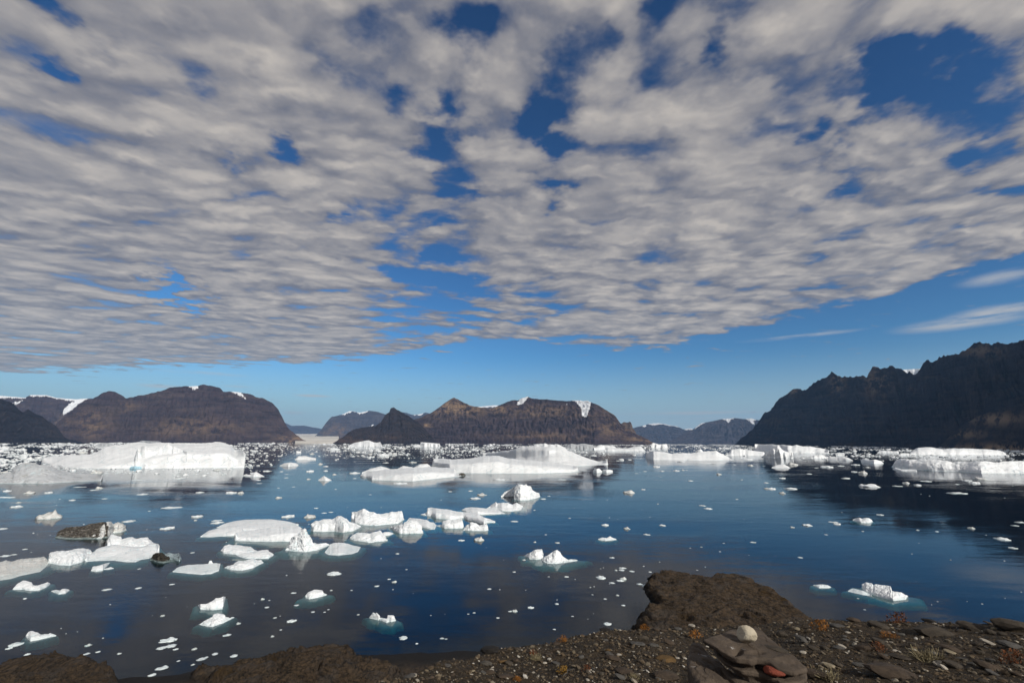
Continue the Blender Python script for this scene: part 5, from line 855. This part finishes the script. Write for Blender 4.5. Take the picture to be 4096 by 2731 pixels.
# rows of cloud: left rows run toward upper right of the layer plane, right rows run along the view
la = q.noise(q.mp(Pw, (.8, 1.7, 1), (0, 0, -.76)), 2.7, 4, .5)
lb = q.noise(q.mp(Pw, (1.35, .95, 1), (0, 0, .22)), 2.9, 4, .5)
big = q.m('ADD', q.m('MULTIPLY', la, q.m('SUBTRACT', 1., side)), q.m('MULTIPLY', lb, side))
fw = q.n('ShaderNodeTexNoise', {'Vector': Pp, 'Scale': 9., 'Detail': 3., 'Roughness': .6}).outputs['Color']
fs_ = q.n('ShaderNodeVectorMath', {0: q.vm('SUBTRACT', fw, (.5, .5, .5))}, operation='SCALE'); fs_.inputs['Scale'].default_value = .16
Pv = q.vm('ADD', Pw, fs_.outputs[0])
def puffs(P_, sc_):
    a1 = q.n('ShaderNodeTexVoronoi', {'Vector': q.mp(P_, (.72, 1.15, 1), (0, 0, -.6)), 'Scale': sc_, 'Smoothness': .8}, voronoi_dimensions='2D', feature='SMOOTH_F1').outputs['Distance']
    return q.m('SUBTRACT', .5, a1)
SH_ = (.035, -.03, 0.)
cell = q.m('ADD', q.m('MULTIPLY', puffs(Pv, 5.2), .75), q.m('ADD', q.m('MULTIPLY', puffs(Pv, 12.5), .32), .5))
cell_s = q.m('ADD', q.m('MULTIPLY', puffs(q.vm('ADD', Pv, SH_), 5.2), .75), q.m('ADD', q.m('MULTIPLY', puffs(q.vm('ADD', Pv, SH_), 12.5), .32), .5))
relief = q.m('SUBTRACT', cell, cell_s)
cover = q.noise(q.mp(Pp, (1, 1, 1)), 1.3, 3, .5)
wisp = q.noise(q.mp(Pw, (1, 1, 1)), 30., 5, .7)
dens = q.m('ADD', q.m('MULTIPLY', q.m('SUBTRACT', big, .5), 1.15), q.m('ADD', q.m('MULTIPLY', q.m('SUBTRACT', cell, .5), .80), q.m('MULTIPLY', q.m('SUBTRACT', wisp, .5), .17)))
pn = q.n('ShaderNodeSeparateXYZ', {0: Pw}); ax_ = q.m('MULTIPLY', q.m('SUBTRACT', 1., side), -.62)
cc_ = q.m('ADD', q.m('MULTIPLY', pn.outputs[0], ax_), q.m('MULTIPLY', pn.outputs[1], .85))
rip = q.m('SINE', q.m('ADD', q.m('MULTIPLY', cc_, 27.), q.m('MULTIPLY', q.noise(Pp, 1.6, 3, .5), 16.)))
ripm = q.ss(q.noise(Pp, 1.1, 2, .5, 0.), .36, .6)
dens = q.m('ADD', dens, q.m('MULTIPLY', q.m('MULTIPLY', rip, ripm), .085))
dens = q.m('ADD', q.m('ADD', dens, q.m('MULTIPLY', q.m('SUBTRACT', cover, .5), .45)), .30)   # zero = clear threshold
GAPS = [(1880, 100, 130, .25), (1800, 400, 110, .45), (1780, 650, 130, .5), (1790, 850, 110, .45), (1740, 1020, 110, .45), (1680, 1220, 150, .35), (2300, 290, 130, .45), (2190, 500, 90, .5), (2210, 720, 70, .5), (2700, 60, 160, .4), (3000, 230, 120, .35), (3560, 330, 160, .45), (3950, 280, 220, .22), (3350, 620, 130, .35), (3900, 620, 160, .3), (1900, 60, 70, .6), (1860, 190, 80, .9), (1600, 430, 38, .6), (1800, 400, 60, .8), (1810, 720, 75, .9), (1700, 610, 60, .7), (1790, 560, 50, .7), (2248, 348, 90, .95), (2178, 462, 65, 1.1), (2195, 590, 50, .9), (2215, 760, 45, .9),
        (2379, 200, 60, .8), (2640, 26, 110, .9), (2919, 52, 90, .9), (2893, 180, 55, .7), (3485, 275, 75, .9), (3572, 360, 95, .9), (3770, 170, 70, .9), (3877, 250, 95, .85), (4034, 340, 110, .95), (3442, 601, 55, .8), (3241, 566, 40, .6), (3407, 714, 50, .6),
        (3860, 653, 60, .7), (4051, 540, 70, .6), (3300, 400, 50, .5), (1750, 1170, 120, .5), (1600, 1130, 80, .45), (1850, 1240, 90, .55), (1650, 1300, 70, .4), (1500, 1260, 60, .3), (1700, 1090, 90, .5), (1900, 1130, 90, .5), (2120, 1200, 90, .6), (1560, 950, 60, .6), (1350, 820, 40, .6), (1130, 600, 45, .9), (930, 600, 45, .7),
        (600, 1150, 34, 1.1), (670, 1172, 34, 1.1), (760, 1182, 34, 1.1), (190, 40, 50, .8), (250, 310, 45, .8), (350, 160, 40, .7), (1060, 350, 45, .6), (1300, 300, 60, .5), (1400, 60, 90, .2), (780, 330, 50, .4), (3700, 480, 150, .25), (3900, 800, 120, .25), (1450, 100, 60, .25), (2350, 30, 50, .5)]
gw = q.n('ShaderNodeTexNoise', {'Vector': q.vm('MULTIPLY', Pp, (1, 1, 1)), 'Scale': 3.2, 'Detail': 5., 'Roughness': .6}).outputs['Color']
gs_ = q.n('ShaderNodeVectorMath', {0: q.vm('SUBTRACT', gw, (.5, .5, .5))}, operation='SCALE'); gs_.inputs['Scale'].default_value = .20
Dg = q.vm('ADD', Dn, gs_.outputs[0])
tot = 0.
for (gx, gy, gr, ga) in GAPS:
    d_ = ray(np.array(float(gx)), np.array(float(gy))); R_ = gr/FX*(math.cos(math.atan(math.hypot(gx-2048, gy-1365)/FX))**1.3)
    dd = q.vm('DISTANCE', Dg, tuple(d_.tolist())); tot = q.m('ADD', tot, q.ss(dd, R_*2.2, 0., 0., ga*.46))
dens = q.m('SUBTRACT', dens, tot)
# edge of the sheet as a curve in the layer plane
ED = [(-600, 1500), (0, 1492), (250, 1486), (500, 1470), (1100, 1455), (1400, 1440), (1700, 1410), (1950, 1370), (2250, 1372), (2600, 1392), (2800, 1360), (3000, 1310), (3300, 1240), (3500, 1195), (3700, 1130), (4096, 1020), (4500, 880)]
ep = np.array([plan(*e) for e in ED]); ep = ep[np.argsort(ep[:, 0])]
fc = q.n('ShaderNodeFloatCurve'); cm = fc.mapping; cu = cm.curves[0]; x_lo, x_hi = -9., 4.; y_hi = 9.
pts = [(min(max((e[0]-x_lo)/(x_hi-x_lo), 0), 1), min(max(e[1]/y_hi, 0), 1)) for e in ep]
pts = [(0., pts[0][1])]+pts+[(1., .12)]
while len(cu.points) < len(pts): cu.points.new(.5, .5)
for p_, (a_, b_) in zip(cu.points, pts): p_.location = (a_, b_)
cm.update(); nt.links.new(q.ss(PX, x_lo, x_hi, 0, 1, smooth=False), fc.inputs['Value'])
edge = q.m('SUBTRACT', q.m('MULTIPLY', fc.outputs[0], y_hi), PY)           # >0 inside the sheet
edge = q.m('ADD', edge, q.m('MULTIPLY', q.m('SUBTRACT', q.noise(q.mp(Pp, (.7, 1.2, 1)), 2.4, 6, .7), .5), 1.1))
ins = q.ss(edge, -.30, .45)
dens = q.m('SUBTRACT', dens, q.m('MULTIPLY', q.m('SUBTRACT', 1., ins), .75))
cov = q.ss(dens, -.12, .26)
behind = q.ss(dy, -.05, -.5)
# colour of the cloud body: thin parts bluish grey, thick parts pale warm grey, with soft shading
sh = q.noise(q.mp(Pw, (.7, 1.2, 1), (0, 0, -.5), (3.3, 1.7, 0)), 4.2, 5, .55)
tone = q.m('ADD', q.m('MULTIPLY', q.m('ADD', q.ss(dens, .0, .95), q.m('MULTIPLY', relief, .9)), .82), q.m('MULTIPLY', q.ss(sh, .36, .66), .25))
ccol = q.mix(tone, (.185, .19, .225), (.54, .495, .45))
ccol = q.mix(q.m('MULTIPLY', q.ss(dz, .30, .02), .35), ccol, (.43, .42, .42))
# thin streaks below the sheet
az = q.m('ARCTAN2', dx, dy); el = q.m('ARCSINE', dz)
azel = q.n('ShaderNodeCombineXYZ', {0: az, 1: el, 2: 0.}).outputs[0]
ws = 0.
for (wx, wy, wa, wb, am) in [(820, 1492, 180, 9, .7), (640, 1544, 110, 10, .6), (1250, 1583, 80, 7, .9), (1180, 1650, 60, 9, .5), (2760, 1652, 420, 9, .65), (2900, 1670, 300, 6, .3), (3850, 1290, 330, 30, .8), (4000, 1240, 260, 26, .7), (3200, 1345, 260, 10, .55), (4000, 1110, 200, 30, .6), (950, 1545, 70, 6, .4), (2300, 1720, 120, 14, .0)]:
    d_ = ray(np.array(float(wx)), np.array(float(wy))); a0 = math.atan2(d_[0], d_[1]); e0 = math.asin(d_[2])
    d2 = ray(np.array(wx+wa*.5), np.array(float(wy))); da = abs(math.atan2(d2[0], d2[1])-a0)*2; d3 = ray(np.array(float(wx)), np.array(wy-wb*.5)); de = abs(math.asin(d3[2])-e0)*2
    v_ = q.mp(azel, (1/da, 1/de, 1), (0, 0, 0), (-a0/da, -e0/de, 0)); ws = q.m('ADD', ws, q.ss(q.vm('LENGTH', v_), 1.25, .1, 0., am))
wn = q.noise(q.mp(azel, (9, 70, 1)), 1., 5, .65)
ws = q.m('MULTIPLY', ws, q.ss(wn, .30, .62), clamp=True)
skyc = q.mix(1., sky.outputs[0], (SK, SK, SK), 'MULTIPLY')
# saturation of a clear polar sky
hs = q.n('ShaderNodeHueSaturation', {'Saturation': 1.08, 'Value': 1.0, 'Color': skyc}); gm = q.n('ShaderNodeGamma', {0: hs.outputs[0], 1: 1.35}); skyc = q.mix(1., gm.outputs[0], (.66, .96, 1.06), 'MULTIPLY'); skyc = q.mix(q.ss(dz, .19, -.01, 0., .97), skyc, (.45, .54, .57))
col = q.mix(ws, skyc, (.56, .55, .53)); col = q.mix(q.m('MULTIPLY', cov, .97), col, ccol)
bg = q.n('ShaderNodeBackground', {'Color': col, 'Strength': 1.}); q.n('ShaderNodeOutputWorld', {0: bg.outputs[0]})
w.cycles.sampling_method = 'MANUAL'; w.cycles.sample_map_resolution = 512
# ------------------------------------------------------------------ render settings
S.view_settings.view_transform = 'Standard'; S.view_settings.look = 'None'; S.view_settings.exposure = 0; S.view_settings.gamma = 1
S.render.engine = 'CYCLES'; c_ = S.cycles; c_.max_bounces = 6; c_.diffuse_bounces = 2; c_.glossy_bounces = 3; c_.transmission_bounces = 2; c_.volume_bounces = 0; c_.transparent_max_bounces = 8
c_.use_denoising = True; c_.use_adaptive_sampling = True; c_.adaptive_threshold = .01; c_.caustics_reflective = False; c_.caustics_refractive = False; c_.sample_clamp_indirect = 4
